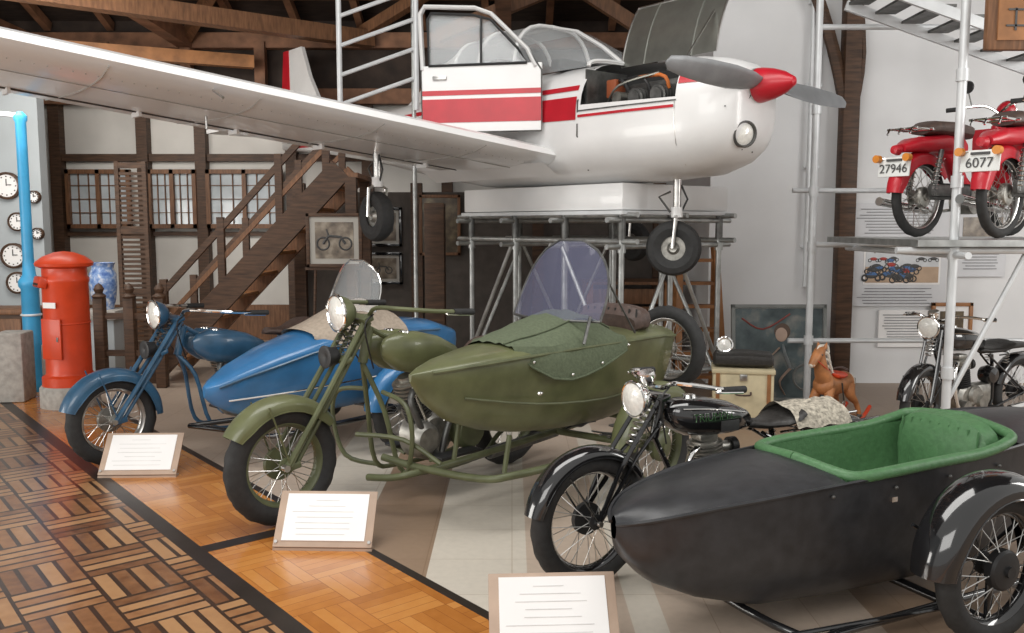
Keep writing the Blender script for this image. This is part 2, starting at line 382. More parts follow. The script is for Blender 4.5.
# ================================================================ GREEN MOTORCYCLE WITH SIDECAR
AZ=44
m=MB('motorcycle_with_sidecar',(-1.23,4.66,0),90-AZ)
vtwin(m,OLIVE,OLIVED,.335,.062,1.45,-2,BROWNL,.09,True,1.13,OLIVED,OLIVED,.105,dx=.28,fa=(35,148))
yc=-.66
hull(m,[(.34,.012,.86,.006,.82),(.43,.07,.87,.02,.70),(.58,.14,.885,.035,.585),(.8,.20,.90,.05,.50),(1.05,.255,.915,.06,.445),(1.4,.29,.925,.06,.41),(1.8,.30,.925,.06,.40),(2.15,.28,.92,.06,.43),(2.4,.22,.90,.06,.50),(2.52,.12,.87,.04,.60)],yc,OLIVE)
m.tube([(x,yc-hw-.004,z) for x,hw,z in ((.43,.07,.87),(.58,.14,.885),(.8,.20,.90),(1.05,.255,.915),(1.4,.29,.925),(1.8,.30,.925),(2.15,.28,.92),(2.4,.22,.9))],.010,OLIVED,6,3)
m.tube([(x,yc-hw*.9,z) for x,hw,z in ((.6,.14,.72),(1.05,.26,.64),(1.6,.31,.60),(2.15,.28,.62))],.007,OLIVED,6,3)
# tarp
rows=[]
for (x,hw,zt,ze) in ((.92,.17,.975,.93),(1.0,.235,1.0,.85),(1.12,.275,1.03,.78),(1.25,.29,1.07,.76),(1.38,.30,1.10,.77),(1.5,.305,1.12,.80),(1.62,.31,1.09,.84),(1.75,.31,1.0,.88)):
    row=[]
    for j in range(15):
        u=-1+2*j/14; wob=.006*sin(j*2.3+x*17)
        if abs(u)<.72: q=u/.72; row.append((x,yc+hw*q*.97,zt-(zt-.96)*abs(q)**2.4*1.0+wob))
        else: q=(abs(u)-.72)/.28; row.append((x,yc+math.copysign(hw+.014+wob,u),.955-(.955-ze)*q))
    rows.append(row)
m.grid(rows,TARP)
m.tube([r[0] for r in rows],.007,TARP,6); m.tube([(r[0][0],r[4][1],r[4][2]+.006) for r in rows],.006,TARP,6,2)
for r in rows[1::2]: m.sph((r[1][0],r[0][1]-.008,r[0][2]+.03),.009,CHROME,8,6)
windshield(m,1.36,yc,.34,1.07,1.53,.24,DSTEEL,GLASSP,.10)
m.tube([(1.42,yc-.3,1.1),(1.35,yc-.31,.95)],.01,DSTEEL); m.tube([(1.6,yc-.28,1.3),(1.85,yc-.3,.97)],.006,DSTEEL)
# backrest
loftx(m,[(1.95,.23,1.0,.06),(2.0,.26,1.03,.09),(2.07,.26,1.03,.09),(2.11,.22,1.0,.06)],BROWNL,.7,18,yc)
for k in range(9): m.tube([(1.965,yc-.22+.055*k,.96),(1.975,yc-.22+.055*k,1.1)],.006,BLEATH,5)
# chassis
m.tube([(.55,-.15,.30),(.62,-.4,.27),(.68,-.82,.28),(.8,-.95,.3),(1.2,-.98,.3),(2.3,-.98,.32)],.021,OLIVED,10,5)
m.tube([(.45,-.14,.2),(.5,-.3,.22),(.62,-.40,.25),(1.2,-.42,.27),(2.3,-.42,.32)],.020,OLIVED,10,5)
m.tube([(.4,-.1,.45),(.58,-.3,.42),(.68,-.5,.30)],.014,OLIVED,8,4)
m.tube([(1.75,-.1,.28),(1.75,-1.12,.32)],.022,OLIVED,10); m.tube([(2.3,-.42,.32),(2.3,-.98,.32)],.02,OLIVED,10)
for y in (-.48,-.88): leaf(m,1.55,2.3,y,.34,DSTEEL); m.tube([(.8,y,.3),(.84,y,.5)],.014,OLIVED)
m.tube([(1.05,-.1,.6),(1.1,-.4,.5)],.014,OLIVED)
wheel(m,(1.80,-1.16,.32),.32,.055,.045,-.09,OLIVED,hubm=OLIVED)
fender(m,(1.80,-1.16,.32),.385,.17,0,175,OLIVE,.06,skirt=.03)
# spare wheel on the tail
m.X=T((2.62,yc-.02,.77))@RZ(90)
wheel(m,(0,0,0),.30,.05,.045,.07,STEEL)
m.X=Matrix(); m.cyl((2.48,yc,.77),(2.62,yc,.77),.03,OLIVED)
m.sph((.98,-.975,.72),(.02,.012,.012),CHROME,8,6)
m.done()
# ================================================================ BLUE
m=MB('motorcycle_with_sidecar',(-2.73,5.9,0),90-AZ)
vtwin(m,BLUED,BLUED,.31,.054,1.4,4,BROWNL,.085,False,1.0,BLUED,STEEL,.10,dx=.24,fa=(0,162))
yc=-.68
hull(m,[(.34,.02,.56,.015,.50),(.40,.09,.58,.03,.44),(.55,.17,.64,.05,.36),(.8,.235,.72,.07,.31),(1.1,.27,.79,.09,.29),(1.4,.29,.83,.10,.29),(1.8,.29,.85,.08,.30),(2.15,.26,.83,.06,.33),(2.4,.17,.76,.05,.42),(2.48,.09,.7,.03,.5)],yc,BLUE)
m.tube([(x,yc-hw-.004,z) for x,hw,z in ((.40,.09,.57),(.55,.17,.63),(.8,.235,.70),(1.1,.27,.77),(1.4,.29,.81),(1.8,.29,.83),(2.15,.26,.82))],.009,BLUED,6,3)
m.tube([(x,yc-hw*.97,z) for x,hw,z in ((.45,.12,.48),(.8,.235,.50),(1.2,.28,.52),(1.8,.29,.54),(2.15,.26,.55))],.006,CHROME,6,3)
rows=[]
for (x,hw,zt,ze) in ((1.05,.2,.89,.84),(1.2,.27,.95,.78),(1.4,.30,1.05,.74),(1.6,.305,1.08,.76),(1.8,.305,.98,.8)):
    row=[]
    for j in range(13):
        u=-1+2*j/12
        if abs(u)<.7: q=u/.7; row.append((x,yc+hw*q*.97,zt-(zt-.87)*abs(q)**2.2))
        else: q=(abs(u)-.7)/.3; row.append((x,yc+math.copysign(hw+.01,u),.865-(.865-ze)*q))
    rows.append(row)
m.grid(rows,TANL)
windshield(m,1.38,yc,.30,1.0,1.36,.18,CHROME,GLASS)
m.tube([(.5,-.12,.2),(.6,-.4,.2),(.7,-.9,.22),(1.2,-.96,.24),(2.2,-.96,.26)],.018,BLACK,10,5)
m.tube([(.5,-.12,.2),(1.2,-.4,.24),(2.2,-.4,.26)],.018,BLACK,10,4); m.tube([(1.65,-.1,.25),(1.65,-1.1,.3)],.02,BLACK,10)
for y in (-.48,-.86): leaf(m,1.4,2.2,y,.27,DSTEEL)
wheel(m,(1.65,-1.14,.30),.30,.052,.045,-.085,STEEL)
fender(m,(1.65,-1.14,.30),.36,.16,0,175,BLUE,.06,skirt=.04)
m.done()
# ================================================================ BLACK
m=MB('motorcycle_with_sidecar',(.33,3.88,0),25)
m.base=m.base@Matrix.Scale(.87,4)
single(m,BLACK,.355,.054,1.5,6,.955,dx=.22)
m.text('TRIUMPH',(.70,-.140,.845),.062,CHROME,(90,0,0))
m.X=Matrix.Scale(1/.87,4)
# patterned seat cloth
rows=[]
for i in range(8):
    x=1.10+i*.05; row=[]
    for j in range(11):
        u=-1+2*j/10; row.append((x,.15*u,.735-.10*abs(u)**3+.008*sin(i*1.9+j*1.3)))
    rows.append(row)
m.grid(rows,CLOTHW)
yc=-.60
R1=[(-.22,.02,.50,.44),(-.18,.09,.52,.36),(-.08,.165,.55,.26),(.10,.225,.58,.18),(.35,.275,.605,.11),(.7,.30,.625,.09),(1.1,.31,.64,.085),(1.5,.31,.66,.09),(1.85,.29,.685,.13),(2.15,.22,.69,.25),(2.4,.11,.66,.42),(2.48,.03,.63,.55)]
def urow(x,hw,ze,zb,n=18,k=.55,inset=0):
    r=[]
    for j in range(n+1):
        a=pi+pi*j/n; r.append((x,yc+(hw-inset)*sp(cos(a),k),ze-(ze-zb)*abs(sin(a))**.85))
    return r
m.grid([urow(*r) for r in R1],HULLB)
def deck(rows,mt,dome=.03):
    m.grid([[(x,yc+hw*(-1+2*j/10),ze+dome*(1-(-1+j/5)**2)) for j in range(11)] for (x,hw,ze,zb) in rows],mt)
deck(R1[:5]+[(.66,.298,.623,.13)],HULLB); deck([(1.66,.303,.67,.12)]+R1[8:],HULLB,.04)
m.tube([(x,yc-hw-.002,ze) for x,hw,ze,zb in R1],.008,HULLB,6,3); m.tube([(x,yc+hw+.002,ze) for x,hw,ze,zb in R1],.008,HULLB,6,3)
# interior liner
L=[(.66,.265,.625,.34),(.70,.27,.628,.27),(.8,.275,.635,.25),(1.2,.28,.65,.25),(1.6,.275,.67,.26),(1.66,.265,.68,.36)]
m.grid([urow(x,hw,ze,zb,18,.6) for x,hw,ze,zb in L],GREENL)
m.grid([[(.665,yc+.26*(-1+2*j/6),z) for j in range(7)] for z in (.63,.35)],GREENL)
m.grid([[(1.655,yc+.26*(-1+2*j/6),z) for j in range(7)] for z in (.69,.35)],GREENL)
opening=[(.66,0,.655),(.68,-.2,.64),(.72,-.28,.635)]+[(x,-.300,.64+(x-.75)*.03) for x in (.85,1.0,1.2,1.4)]+[(1.56,-.295,.685),(1.64,-.25,.71),(1.68,0,.735)]
m.tube([(x,yc+y,z) for x,y,z in opening],.024,GREENL,10,4); m.tube([(x,yc-y,z) for x,y,z in opening],.024,GREENL,10,4)
m.box((1.36,yc,.36),(.42,.46,.12),GREENL,(0,-6,0),.04)
loftx(m,[(1.50,.2,.55,.14),(1.53,.24,.57,.18),(1.60,.25,.58,.18),(1.65,.22,.58,.15)],GREENL,.6,20,yc)
for k in range(9): m.tube([(1.497,yc-.2+.05*k,.43),(1.515,yc-.2+.05*k,.72)],.005,GREENL,5)
for (x,y,z) in ((.58,-.3,.58),(.9,-.313,.58),(1.2,-.318,.59),(1.5,-.318,.60)): m.sph((x,yc+y,z),.008,DSTEEL,8,6)
m.box((.9,yc-.303,.53),(.03,.012,.02),CHROME)
# chassis
m.tube([(.3,-.1,.2),(.3,-.3,.13),(.42,-.9,.06),(.7,-.95,.06),(1.9,-.95,.08)],.018,BLACK,10,5)
m.tube([(.6,-.1,.2),(1.0,-.3,.07),(1.9,-.32,.10)],.018,BLACK,10,4); m.tube([(1.15,-.1,.08),(1.15,-1.15,.08),(1.15,-1.16,.3)],.02,BLACK,10)
m.tube([(.55,-.96,.06),(.55,-1.02,.03),(.55,-1.02,.0)],.014,BLACK); m.tube([(.3,-.9,.07),(1.1,-1.0,.08)],.01,BLACK)
wheel(m,(1.15,-1.17,.305),.305,.048,.045,-.08,BLACK,hubm=MBLACK)
fender(m,(1.15,-1.15,.305),.375,.2,-5,178,BLACK,.06,skirt=.03)
for a in (20,150): m.tube([(1.15,-1.08,.3),(1.15+.36*cos(rad(a)),-1.05,.3+.36*sin(rad(a)))],.008,BLACK)
m.done()

# ================================================================ AIRPLANE
m=MB('light_airplane',(1.78,6.33,0),130)
PR=[(.06,.17,2.30,2.66),(.08,.25,2.2,2.73),(.14,.32,2.12,2.77),(.25,.385,2.05,2.81),(.45,.44,1.99,2.85),(.9,.50,1.965,2.88),(1.4,.535,1.955,2.91),(2.0,.55,1.955,2.92),(3.0,.54,1.98,2.92),(3.8,.45,2.1,2.9),(5.0,.31,2.32,2.86),(6.3,.18,2.5,2.80),(7.5,.06,2.62,2.74)]
def prf(x):
    for a,b in zip(PR[:-1],PR[1:]):
        if a[0]<=x<=b[0]:
            t=(x-a[0])/(b[0]-a[0]); return [a[i]*(1-t)+b[i]*t for i in range(4)]
    return list(PR[-1])
EX=2.7
def sidey(x,z):
    _,hw,zb,zt=prf(x); t=abs((z-(zb+zt)/2)/((zt-zb)/2)); return hw*max(0,1-t**EX)**(1/EX)
xs=[.06,.07,.08,.11,.14,.2,.25,.35,.45,.6,.75,.9,1.05,1.2,1.32,1.4,1.7,2.0,2.5,3.0,3.4,3.8,4.4,5,5.6,6.3,6.9,7.5]
rows=[]
for x in xs:
    _,hw,zb,zt=prf(x); r=[]
    for j in range(40):
        a=2*pi*j/40; r.append((x,hw*sp(cos(a),2/EX),(zb+zt)/2+(zt-zb)/2*sp(sin(a),2/EX)))
    rows.append(r)
m.grid(rows,WHITE,True,True,skip=lambda c:.44<c.x<1.33 and c.y>.02 and c.z>2.52)
def strip(x0,x1,za,zb,mt,n=16,off=.005):
    for sg in (1,-1):
        m.grid([[(x0+(x1-x0)*i/n,sg*(sidey(x0+(x1-x0)*i/n,za(x0+(x1-x0)*i/n)*(1-k/3)+zb(x0+(x1-x0)*i/n)*k/3)+off),za(x0+(x1-x0)*i/n)*(1-k/3)+zb(x0+(x1-x0)*i/n)*k/3) for k in range(4)] for i in range(n+1)],mt)
strip(1.36,6.9,lambda x:2.44+.03*(x-1.4),lambda x:2.62+.015*(x-1.4),RED); strip(1.36,6.9,lambda x:2.67+.008*(x-1.4),lambda x:2.71+.008*(x-1.4),RED)
strip(.14,.44,lambda x:2.62,lambda x:2.70,RED,4)
strip(.46,1.34,lambda x:2.455,lambda x:2.475,RED,8)
strip(1.34,1.355,lambda x:2.05,lambda x:2.85,DSTEEL,2); strip(.44,1.34,lambda x:2.5,lambda x:2.51,DSTEEL,8); strip(.45,.455,lambda x:2.05,lambda x:2.5,STEEL,2)
strip(2.55,2.56,lambda x:2.05,lambda x:2.85,DSTEEL,2)
# engine bay
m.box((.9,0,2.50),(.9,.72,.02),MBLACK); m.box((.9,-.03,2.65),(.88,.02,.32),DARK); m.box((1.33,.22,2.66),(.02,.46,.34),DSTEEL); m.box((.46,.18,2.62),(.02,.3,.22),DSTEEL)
m.box((.88,.06,2.62),(.55,.22,.2),DSTEEL,(0,0,0),.03)
for x in (.68,.9): fins(m,(x,.15,2.6),(x,.38,2.57),.075,DSTEEL,7)
for x in (.62,.8,1.0): m.tube([(x,.3,2.62),(x+.06,.33,2.72),(1.2,.22,2.74)],.014,mat('orange_hose',(.6,.17,.04),.5) if x==.62 else MBLACK,8,4)
m.cyl((1.12,.2,2.6),(1.12,.33,2.6),.05,ALU); m.box((1.2,.25,2.68),(.1,.12,.14),mat('battery',(.30,.08,.03),.5),(0,0,0),.01)
m.tube([(1.25,.3,2.55),(1.05,.38,2.68),(.7,.32,2.74)],.01,YGREEN,6,4)
# open cowl flap
rows=[]
for i in range(9):
    x=.42+.94*i/8; rows.append([(x,.02-.10*k/6-.10*(k/6)**2,2.89+.60*k/6-.10*(k/6)**2) for k in range(7)])
m.grid(rows,YGREEN); m.tube([r[-1] for r in rows],.01,STEEL,6); m.tube([rows[0][k] for k in range(7)],.008,STEEL,6); m.tube([rows[-1][k] for k in range(7)],.008,STEEL,6)
for i in (2,6): m.tube([rows[i][k] for k in range(7)],.008,YGREEN,6)
m.tube([(.5,.35,2.72),(.5,-.05,3.2)],.006,STEEL,6)
# spinner and propeller
m.lathe([(.0,.24),(.03,.225),(.075,.15),(.105,.06),(.12,-.02),(.122,-.05)],(0,0,2.6),(-1,0,0),RED,32)
m.lathe([(.122,-.05),(.123,-.075),(.0,-.08)],(0,0,2.6),(-1,0,0),STEEL,32); m.cyl((.04,0,2.6),(.10,0,2.6),.08,DSTEEL)
for sg in (1,-1):
    rows=[]
    for (d,c,tw,th) in ((.08,.05,60,.022),(.2,.075,45,.02),(.4,.085,33,.014),(.65,.08,25,.011),(.9,.065,20,.008),(1.04,.045,18,.005),(1.07,.012,18,.003)):
        r=[]
        for j in range(12):
            a=2*pi*j/12; u=c*cos(a); w=th*sin(a)
            X=-u*sin(rad(tw))+w*cos(rad(tw)); Z=u*cos(rad(tw))+w*sin(rad(tw))
            r.append((X,sg*d*cos(rad(2)),2.6+Z*sg+sg*d*.03))
        rows.append(r)
    m.grid(rows,mat('propeller_grey_%d'%sg,(.26,.27,.28),.4,.3,.1),True,True)
# intakes, light
for sg in (1,-1):
    m.lathe([(0,0),(.085,.0),(.095,.01)],(.10,sg*.17,2.56),(-1,sg*.5,0),DARK,20)
m.lathe([(.095,-.08),(.095,.045),(.085,.05),(.075,.03)],(.105,.12,2.26),(-1,.35,-.15),DSTEEL,24)
m.lathe([(.078,.03),(.05,.045),(0,.05)],(.105,.12,2.26),(-1,.35,-.15),LENS,24)
for a in range(0,360,24): m.sph((.12+.0,.30*cos(rad(a)),2.44+.30*sin(rad(a))),.006,DSTEEL,6,4)
# canopy
rows=[]
cs=[(1.35,.40,2.90,.02),(1.6,.43,2.90,.20),(1.9,.45,2.90,.37),(2.2,.46,2.90,.45),(2.7,.46,2.90,.47),(3.1,.44,2.90,.44),(3.5,.38,2.9,.33),(3.9,.3,2.88,.16),(4.3,.18,2.87,.02)]
def crow(x,hw,zb,h): return [(x,hw*sp(cos(pi*j/14),.65),zb-.04+(h+.04)*sp(sin(pi*j/14),.75)) for j in range(15)]
m.grid([crow(*c) for c in cs[:4]],GLASS); m.grid([crow(*c) for c in cs[3:6]],GLASS); m.grid([crow(*c) for c in cs[5:]],WHITE)
for c in (cs[0],cs[3],cs[4],cs[5]): m.tube([(p[0],p[1]*1.01,p[2]+.004) for p in crow(*c)],.018,WHITE,6)
m.tube([crow(*c)[7] for c in cs[:6]],.018,WHITE,6); m.grid([crow(x,hw,zb,h+.006)[5:10] for x,hw,zb,h in cs[3:7]],WHITE)
m.box((1.75,0,2.93),(.12,.8,.1),MBLACK,(0,0,0),.03); 
for y in (.22,-.22): m.box((2.5,y,2.75),(.14,.38,.7),BROWNL,(0,12,0),.05)
# open cabin door (hinged at its front edge)
m.X=T((1.72,.56,0))@RZ(38)
dp=[(0,2.38),(0,2.86),(.12,3.04),(.42,3.33),(.55,3.38),(.98,3.41),(1.02,3.35),(1.0,2.38)]
win=[(.12,2.92),(.2,3.04),(.42,3.27),(.56,3.31),(.92,3.34),(.95,3.29),(.94,2.92)]
m.slab([(x,0,z) for x,z in ((0,2.38),(0,2.92),(1.01,2.92),(1.0,2.38))],(0,.035,0),WHITE)
fr=[(0.05,2.9)]+[(x,z) for x,z in dp[2:7]]+[(1.0,2.9)]
m.tube([(x,.017,z-.01) for x,z in fr],.038,WHITE,8,flat=.5); m.slab([(x,.012,z) for x,z in win],(0,.006,0),GLASS)
m.tube([(x,.04,z) for x,z in win],.012,MBLACK,6,closed=True); m.tube([(.50,.04,2.92),(.50,.04,3.29)],.010,MBLACK,6)
m.tube([(x,.037,z) for x,z in dp],.007,DSTEEL,5,closed=True)
m.box((.5,.037,2.555),(1.0,.006,.19),RED); m.box((.5,.037,2.70),(1.0,.006,.04),RED); m.box((.85,.04,2.82),(.12,.02,.035),STEEL,(0,0,0),.006)
m.box((.5,-.01,2.65),(.9,.02,.5),BROWNL,(0,0,0),.005)
m.X=Matrix()
# near wing
def airfoil(x0,ch,th,n=10):
    up=[];lo=[]
    for i in range(n+1):
        t=(1-cos(pi*i/n))/2; y=5*th*(.2969*math.sqrt(t)-.126*t-.3516*t*t+.2843*t**3-.1015*t**4)
        up.append((x0+t*ch,y*1.15)); lo.append((x0+t*ch,-y*.75))
    return up+lo[-2:0:-1]
rows=[]
for (y,x0,ch) in ((.42,1.62,1.60),(1.5,1.62,1.60),(3.0,1.62,1.58),(4.5,1.62,1.56),(4.72,1.66,1.48),(4.82,1.78,1.2)):
    zz=2.18+.105*(y-.5); th=.13 if y<4.6 else (.1 if y<4.8 else .03)
    rows.append([(x,y,zz+h*ch-.03*(x-1.62)) for x,h in airfoil(x0,ch,th)])
m.grid(rows,WHITE,True,True)
def under(x,y,d=.004):
    t=max(.001,min(1,(x-1.62)/1.58)); h=5*.13*(.2969*math.sqrt(t)-.126*t-.3516*t*t+.2843*t**3-.1015*t**4)*.75*1.58
    return (x,y,2.18+.105*(y-.5)-h-.03*(x-1.62)-d)
LINE=mat('panel_line',(.36,.35,.33),.6)
for y in (1.2,2.1,3.0,3.9): m.tube([under(1.64+.15*k,y) for k in range(11)],.0035,LINE,4)
m.tube([under(2.78,y) for y in (.5,1.5,2.5,3.5,4.5)],.006,DSTEEL,4); m.tube([under(2.05,y) for y in (.5,1.5,2.5,3.5,4.5)],.003,LINE,4)
for y in (1.0,2.0,2.7,3.4,4.2): m.box(under(2.8,y,.02),(.16,.02,.035),WHITE)
for i in range(60):
    m.sph(under(1.80,.55+i*.066,.001),.004,LINE,5,3); 
m.cyl(under(2.3,3.1),under(2.3,3.1,.09),.008,STEEL); m.tube([under(1.66,3.3),V(under(1.66,3.3))+V((-.15,0,-.06))],.008,STEEL)
# wing root fairing
m.grid([[(x,.50+.08*k,2.02+.05*k) for k in range(3)] for x in (1.6,2.2,2.8,3.3)],WHITE)
# tail
def fin(poly,ax,t,mt):
    m.slab(poly,(0,t,0) if ax=='y' else (0,0,t),mt)
fin([(6.2,-.025,2.78),(6.75,-.025,3.5),(6.95,-.025,3.9),(7.45,-.025,3.9),(7.6,-.025,2.72)],'y',.05,WHITE)
fin([(7.28,-.032,2.8),(7.3,-.032,3.9),(7.45,-.032,3.9),(7.6,-.032,2.74)],'y',.064,RED)
fin([(6.6,-1.0,2.74),(6.5,0,2.74),(6.6,1.2,2.74),(7.2,1.2,2.74),(7.3,0,2.74),(7.2,-1.0,2.74)],'z',.05,WHITE)
# gear
def gear(x,y,ztop,zc,R):
    m.cyl((x-.02,y,ztop),(x-.02,y,zc+.28),.032,STEEL); m.cyl((x-.02,y,zc+.32),(x-.02,y,zc+.24),.045,WHITE)
    m.tube([(x-.02,y,zc+.26),(x-.02,y-.08,zc+.23),(x,y-.08,zc)],.016,STEEL,8); m.tube([(x-.02,y,zc+.26),(x-.02,y+.08,zc+.23),(x,y+.08,zc)],.016,STEEL,8)
    m.tube([(x+.03,y,ztop-.1),(x+.12,y,zc+.4),(x+.03,y,zc+.28)],.010,DSTEEL,6); m.tube([(x-.05,y,ztop-.05),(x-.10,y,zc+.38),(x-.04,y,zc+.25)],.009,MBLACK,6)
    m.lathe([(R-.12,-.05),(R-.06,-.068),(R-.02,-.055),(R,-.02),(R,.02),(R-.02,.055),(R-.06,.068),(R-.12,.05)],(x,y,zc),(0,1,0),RUB,36,True)
    m.lathe([(0,.05),(.03,.055),(.05,.03),(R-.12,.03),(R-.115,.05),(R-.115,-.05),(R-.12,-.03),(.05,-.03),(.03,-.055),(0,-.05)],(x,y,zc),(0,1,0),ALU,24)
m.X=T((.8,0,0))@RZ(34)@T((-.8,0,0)); gear(.80,0,1.98,1.44,.215); m.X=Matrix()
gear(2.62,1.58,2.24,1.69,.205); gear(2.62,-1.55,1.9,1.45,.205)
m.tube([(2.62,-1.55,1.9),(2.62,-.4,2.05)],.04,WHITE)
m.done(32)

# ================================================================ PLATFORM + SCAFFOLD
m=MB('display_platform',(.86,6.95,0),130)
PLX=2.05;PLY=1.35
m.box((PLX/2,-PLY/2,1.845),(PLX,PLY,.21),WHITE,(0,0,0),.01)
m.box((PLX/2,-PLY/2,1.72),(PLX+.04,PLY+.04,.03),SCAFW)
xs_=(0.05,.7,1.35,2.0); ys_=(-1.3,-.65,-.05)
for x in xs_:
    for y in ys_:
        m.cyl((x,y,0),(x,y,1.705),.024,SCAFS); m.cyl((x,y,1.5),(x,y,1.70),.032,DSTEEL); m.box((x,y,.008),(.12,.12,.015),DSTEEL)
        m.cyl((x,y,1.40),(x,y,1.47),.036,SCAFS)
for z in (.35,1.45,1.66):
    for x in xs_: m.cyl((x,-1.45,z),(x,.12,z),.022,SCAFS)
    for y in ys_: m.cyl((-.12,y,z+.04),(2.2,y,z+.04),.022,SCAFS)
for y in (-1.3,-.05):
    m.cyl((.05,y+.04,.35),(.7,y+.04,1.45),.018,SCAFS); m.cyl((2.0,y+.04,.35),(1.35,y+.04,1.45),.018,SCAFS)
for x in (.05,2.0):
    m.cyl((x-.04,-1.3,.35),(x-.04,-.65,1.45),.018,SCAFS); m.cyl((x-.04,-.05,.35),(x-.04,-.65,1.45),.018,SCAFS)
m.done()

# ================================================================ ROOM
def floormats():
    def wood(name,cell,nb,cols,gapw,gapc,rough,border):
        mt=bpy.data.materials.new(name); mt.use_nodes=True; nt=mt.node_tree; b=nt.nodes['Principled BSDF']
        b.inputs['Roughness'].default_value=rough; b.inputs['Coat Weight'].default_value=.35; b.inputs['Coat Roughness'].default_value=.15
        N=nt.nodes.new; Lk=nt.links.new
        def mth(op,a,bb=None,c=None):
            n=N('ShaderNodeMath'); n.operation=op
            for i,q in enumerate((a,bb,c)):
                if q is None: continue
                if isinstance(q,(int,float)): n.inputs[i].default_value=q
                else: Lk(q,n.inputs[i])
            return n.outputs[0]
        tc=N('ShaderNodeTexCoord'); sx=N('ShaderNodeSeparateXYZ'); Lk(tc.outputs['Object'],sx.inputs[0])
        u=mth('DIVIDE',sx.outputs[0],cell); v=mth('DIVIDE',sx.outputs[1],cell)
        fu=mth('FLOOR',u); fv=mth('FLOOR',v); par=mth('FLOORED_MODULO',mth('ADD',fu,fv),2)
        t=mth('ADD',mth('MULTIPLY',par,u),mth('MULTIPLY',mth('SUBTRACT',1,par),v))
        tn=mth('MULTIPLY',t,nb); ft=mth('FLOOR',tn); fr=mth('FRACT',tn)
        gap=mth('LESS_THAN',fr,gapw)
        cu=mth('FRACT',u); cv=mth('FRACT',v)
        edge=mth('MAXIMUM',mth('LESS_THAN',cu,border),mth('LESS_THAN',cv,border))
        gp=mth('MAXIMUM',gap,edge)
        cmb=N('ShaderNodeCombineXYZ'); Lk(ft,cmb.inputs[0]); Lk(mth('ADD',fu,mth('MULTIPLY',fv,7.3)),cmb.inputs[1]); Lk(par,cmb.inputs[2])
        wn=N('ShaderNodeTexWhiteNoise'); Lk(cmb.outputs[0],wn.inputs['Vector'])
        no=N('ShaderNodeTexNoise'); no.inputs['Scale'].default_value=14; Lk(tc.outputs['Object'],no.inputs['Vector']); no.inputs['Detail'].default_value=6
        val=mth('ADD',mth('MULTIPLY',wn.outputs['Value'],.75),mth('MULTIPLY',mth('SUBTRACT',no.outputs[0],.4),.6))
        rp=N('ShaderNodeValToRGB'); Lk(val,rp.inputs[0]); rp.color_ramp.elements[0].color=(*cols[0],1); rp.color_ramp.elements[1].color=(*cols[-1],1)
        for i,c in enumerate(cols[1:-1]): e=rp.color_ramp.elements.new((i+1)/(len(cols)-1)); e.color=(*c,1)
        mx=N('ShaderNodeMix'); mx.data_type='RGBA'; Lk(gp,mx.inputs['Factor']); Lk(rp.outputs[0],mx.inputs['A']); mx.inputs['B'].default_value=(*gapc,1)
        Lk(mx.outputs['Result'],b.inputs['Base Color'])
        bp=N('ShaderNodeBump'); bp.inputs['Strength'].default_value=.15; bp.inputs['Distance'].default_value=.004; Lk(no.outputs[0],bp.inputs['Height']); Lk(bp.outputs[0],b.inputs['Normal'])
        return mt
    A=wood('parquet_dark',.33,4,[(.14,.055,.022),(.31,.145,.06),(.44,.24,.11),(.36,.18,.08)],.26,(.045,.024,.015),.28,.05)
    B=wood('parquet_orange',.30,5,[(.42,.15,.03),(.56,.22,.05),(.63,.29,.08)],.05,(.30,.10,.025),.22,.012)
    C=bpy.data.materials.new('floor_tiles'); C.use_nodes=True; nt=C.node_tree; b=nt.nodes['Principled BSDF']; b.inputs['Roughness'].default_value=.38
    N=nt.nodes.new; Lk=nt.links.new
    g=N('ShaderNodeNewGeometry'); sx=N('ShaderNodeSeparateXYZ'); Lk(g.outputs['Position'],sx.inputs[0])
    mr=N('ShaderNodeMapRange'); Lk(sx.outputs[0],mr.inputs[0]); mr.inputs[1].default_value=-3; mr.inputs[2].default_value=3
    rp=N('ShaderNodeValToRGB'); rp.color_ramp.interpolation='CONSTANT'; Lk(mr.outputs[0],rp.inputs[0])
    cr=(.68,.62,.53);br=(.34,.235,.16);be=(.56,.45,.36)
    rp.color_ramp.elements[0].color=(*be,1); rp.color_ramp.elements[0].position=0
    rp.color_ramp.elements[1].color=(*cr,1); rp.color_ramp.elements[1].position=(3-1.22)/6
    for p,c in ((-.82,br),(-.41,cr),(.05,be),(.47,cr),(.62,be),(1.5,br)): e=rp.color_ramp.elements.new((3+p)/6); e.color=(*c,1)
    no=N('ShaderNodeTexNoise'); no.inputs['Scale'].default_value=25; no.inputs['Detail'].default_value=8; Lk(g.outputs['Position'],no.inputs['Vector'])
    mx=N('ShaderNodeMix'); mx.data_type='RGBA'; mx.blend_type='MULTIPLY'; mx.inputs['Factor'].default_value=.2; Lk(rp.outputs[0],mx.inputs['A']); Lk(no.outputs[0],mx.inputs['B'])
    bk=N('ShaderNodeTexBrick'); bk.offset=0; bk.inputs['Scale'].default_value=2.4; bk.inputs['Brick Width'].default_value=1; bk.inputs['Row Height'].default_value=1; bk.inputs['Mortar Size'].default_value=.006
    bk.inputs['Color1'].default_value=(1,1,1,1);bk.inputs['Color2'].default_value=(.95,.95,.95,1);bk.inputs['Mortar'].default_value=(.75,.7,.65,1); Lk(g.outputs['Position'],bk.inputs['Vector'])
    m2=N('ShaderNodeMix'); m2.data_type='RGBA'; m2.blend_type='MULTIPLY'; m2.inputs['Factor'].default_value=1; Lk(mx.outputs['Result'],m2.inputs['A']); Lk(bk.outputs['Color'],m2.inputs['B'])
    Lk(m2.outputs['Result'],b.inputs['Base Color'])
    return A,B,C
A,B,C=floormats()
FST=mat('floor_border_strip',(.03,.022,.018),.35,0,.2)
m=MB('floor',(0,0,0),-50.5)
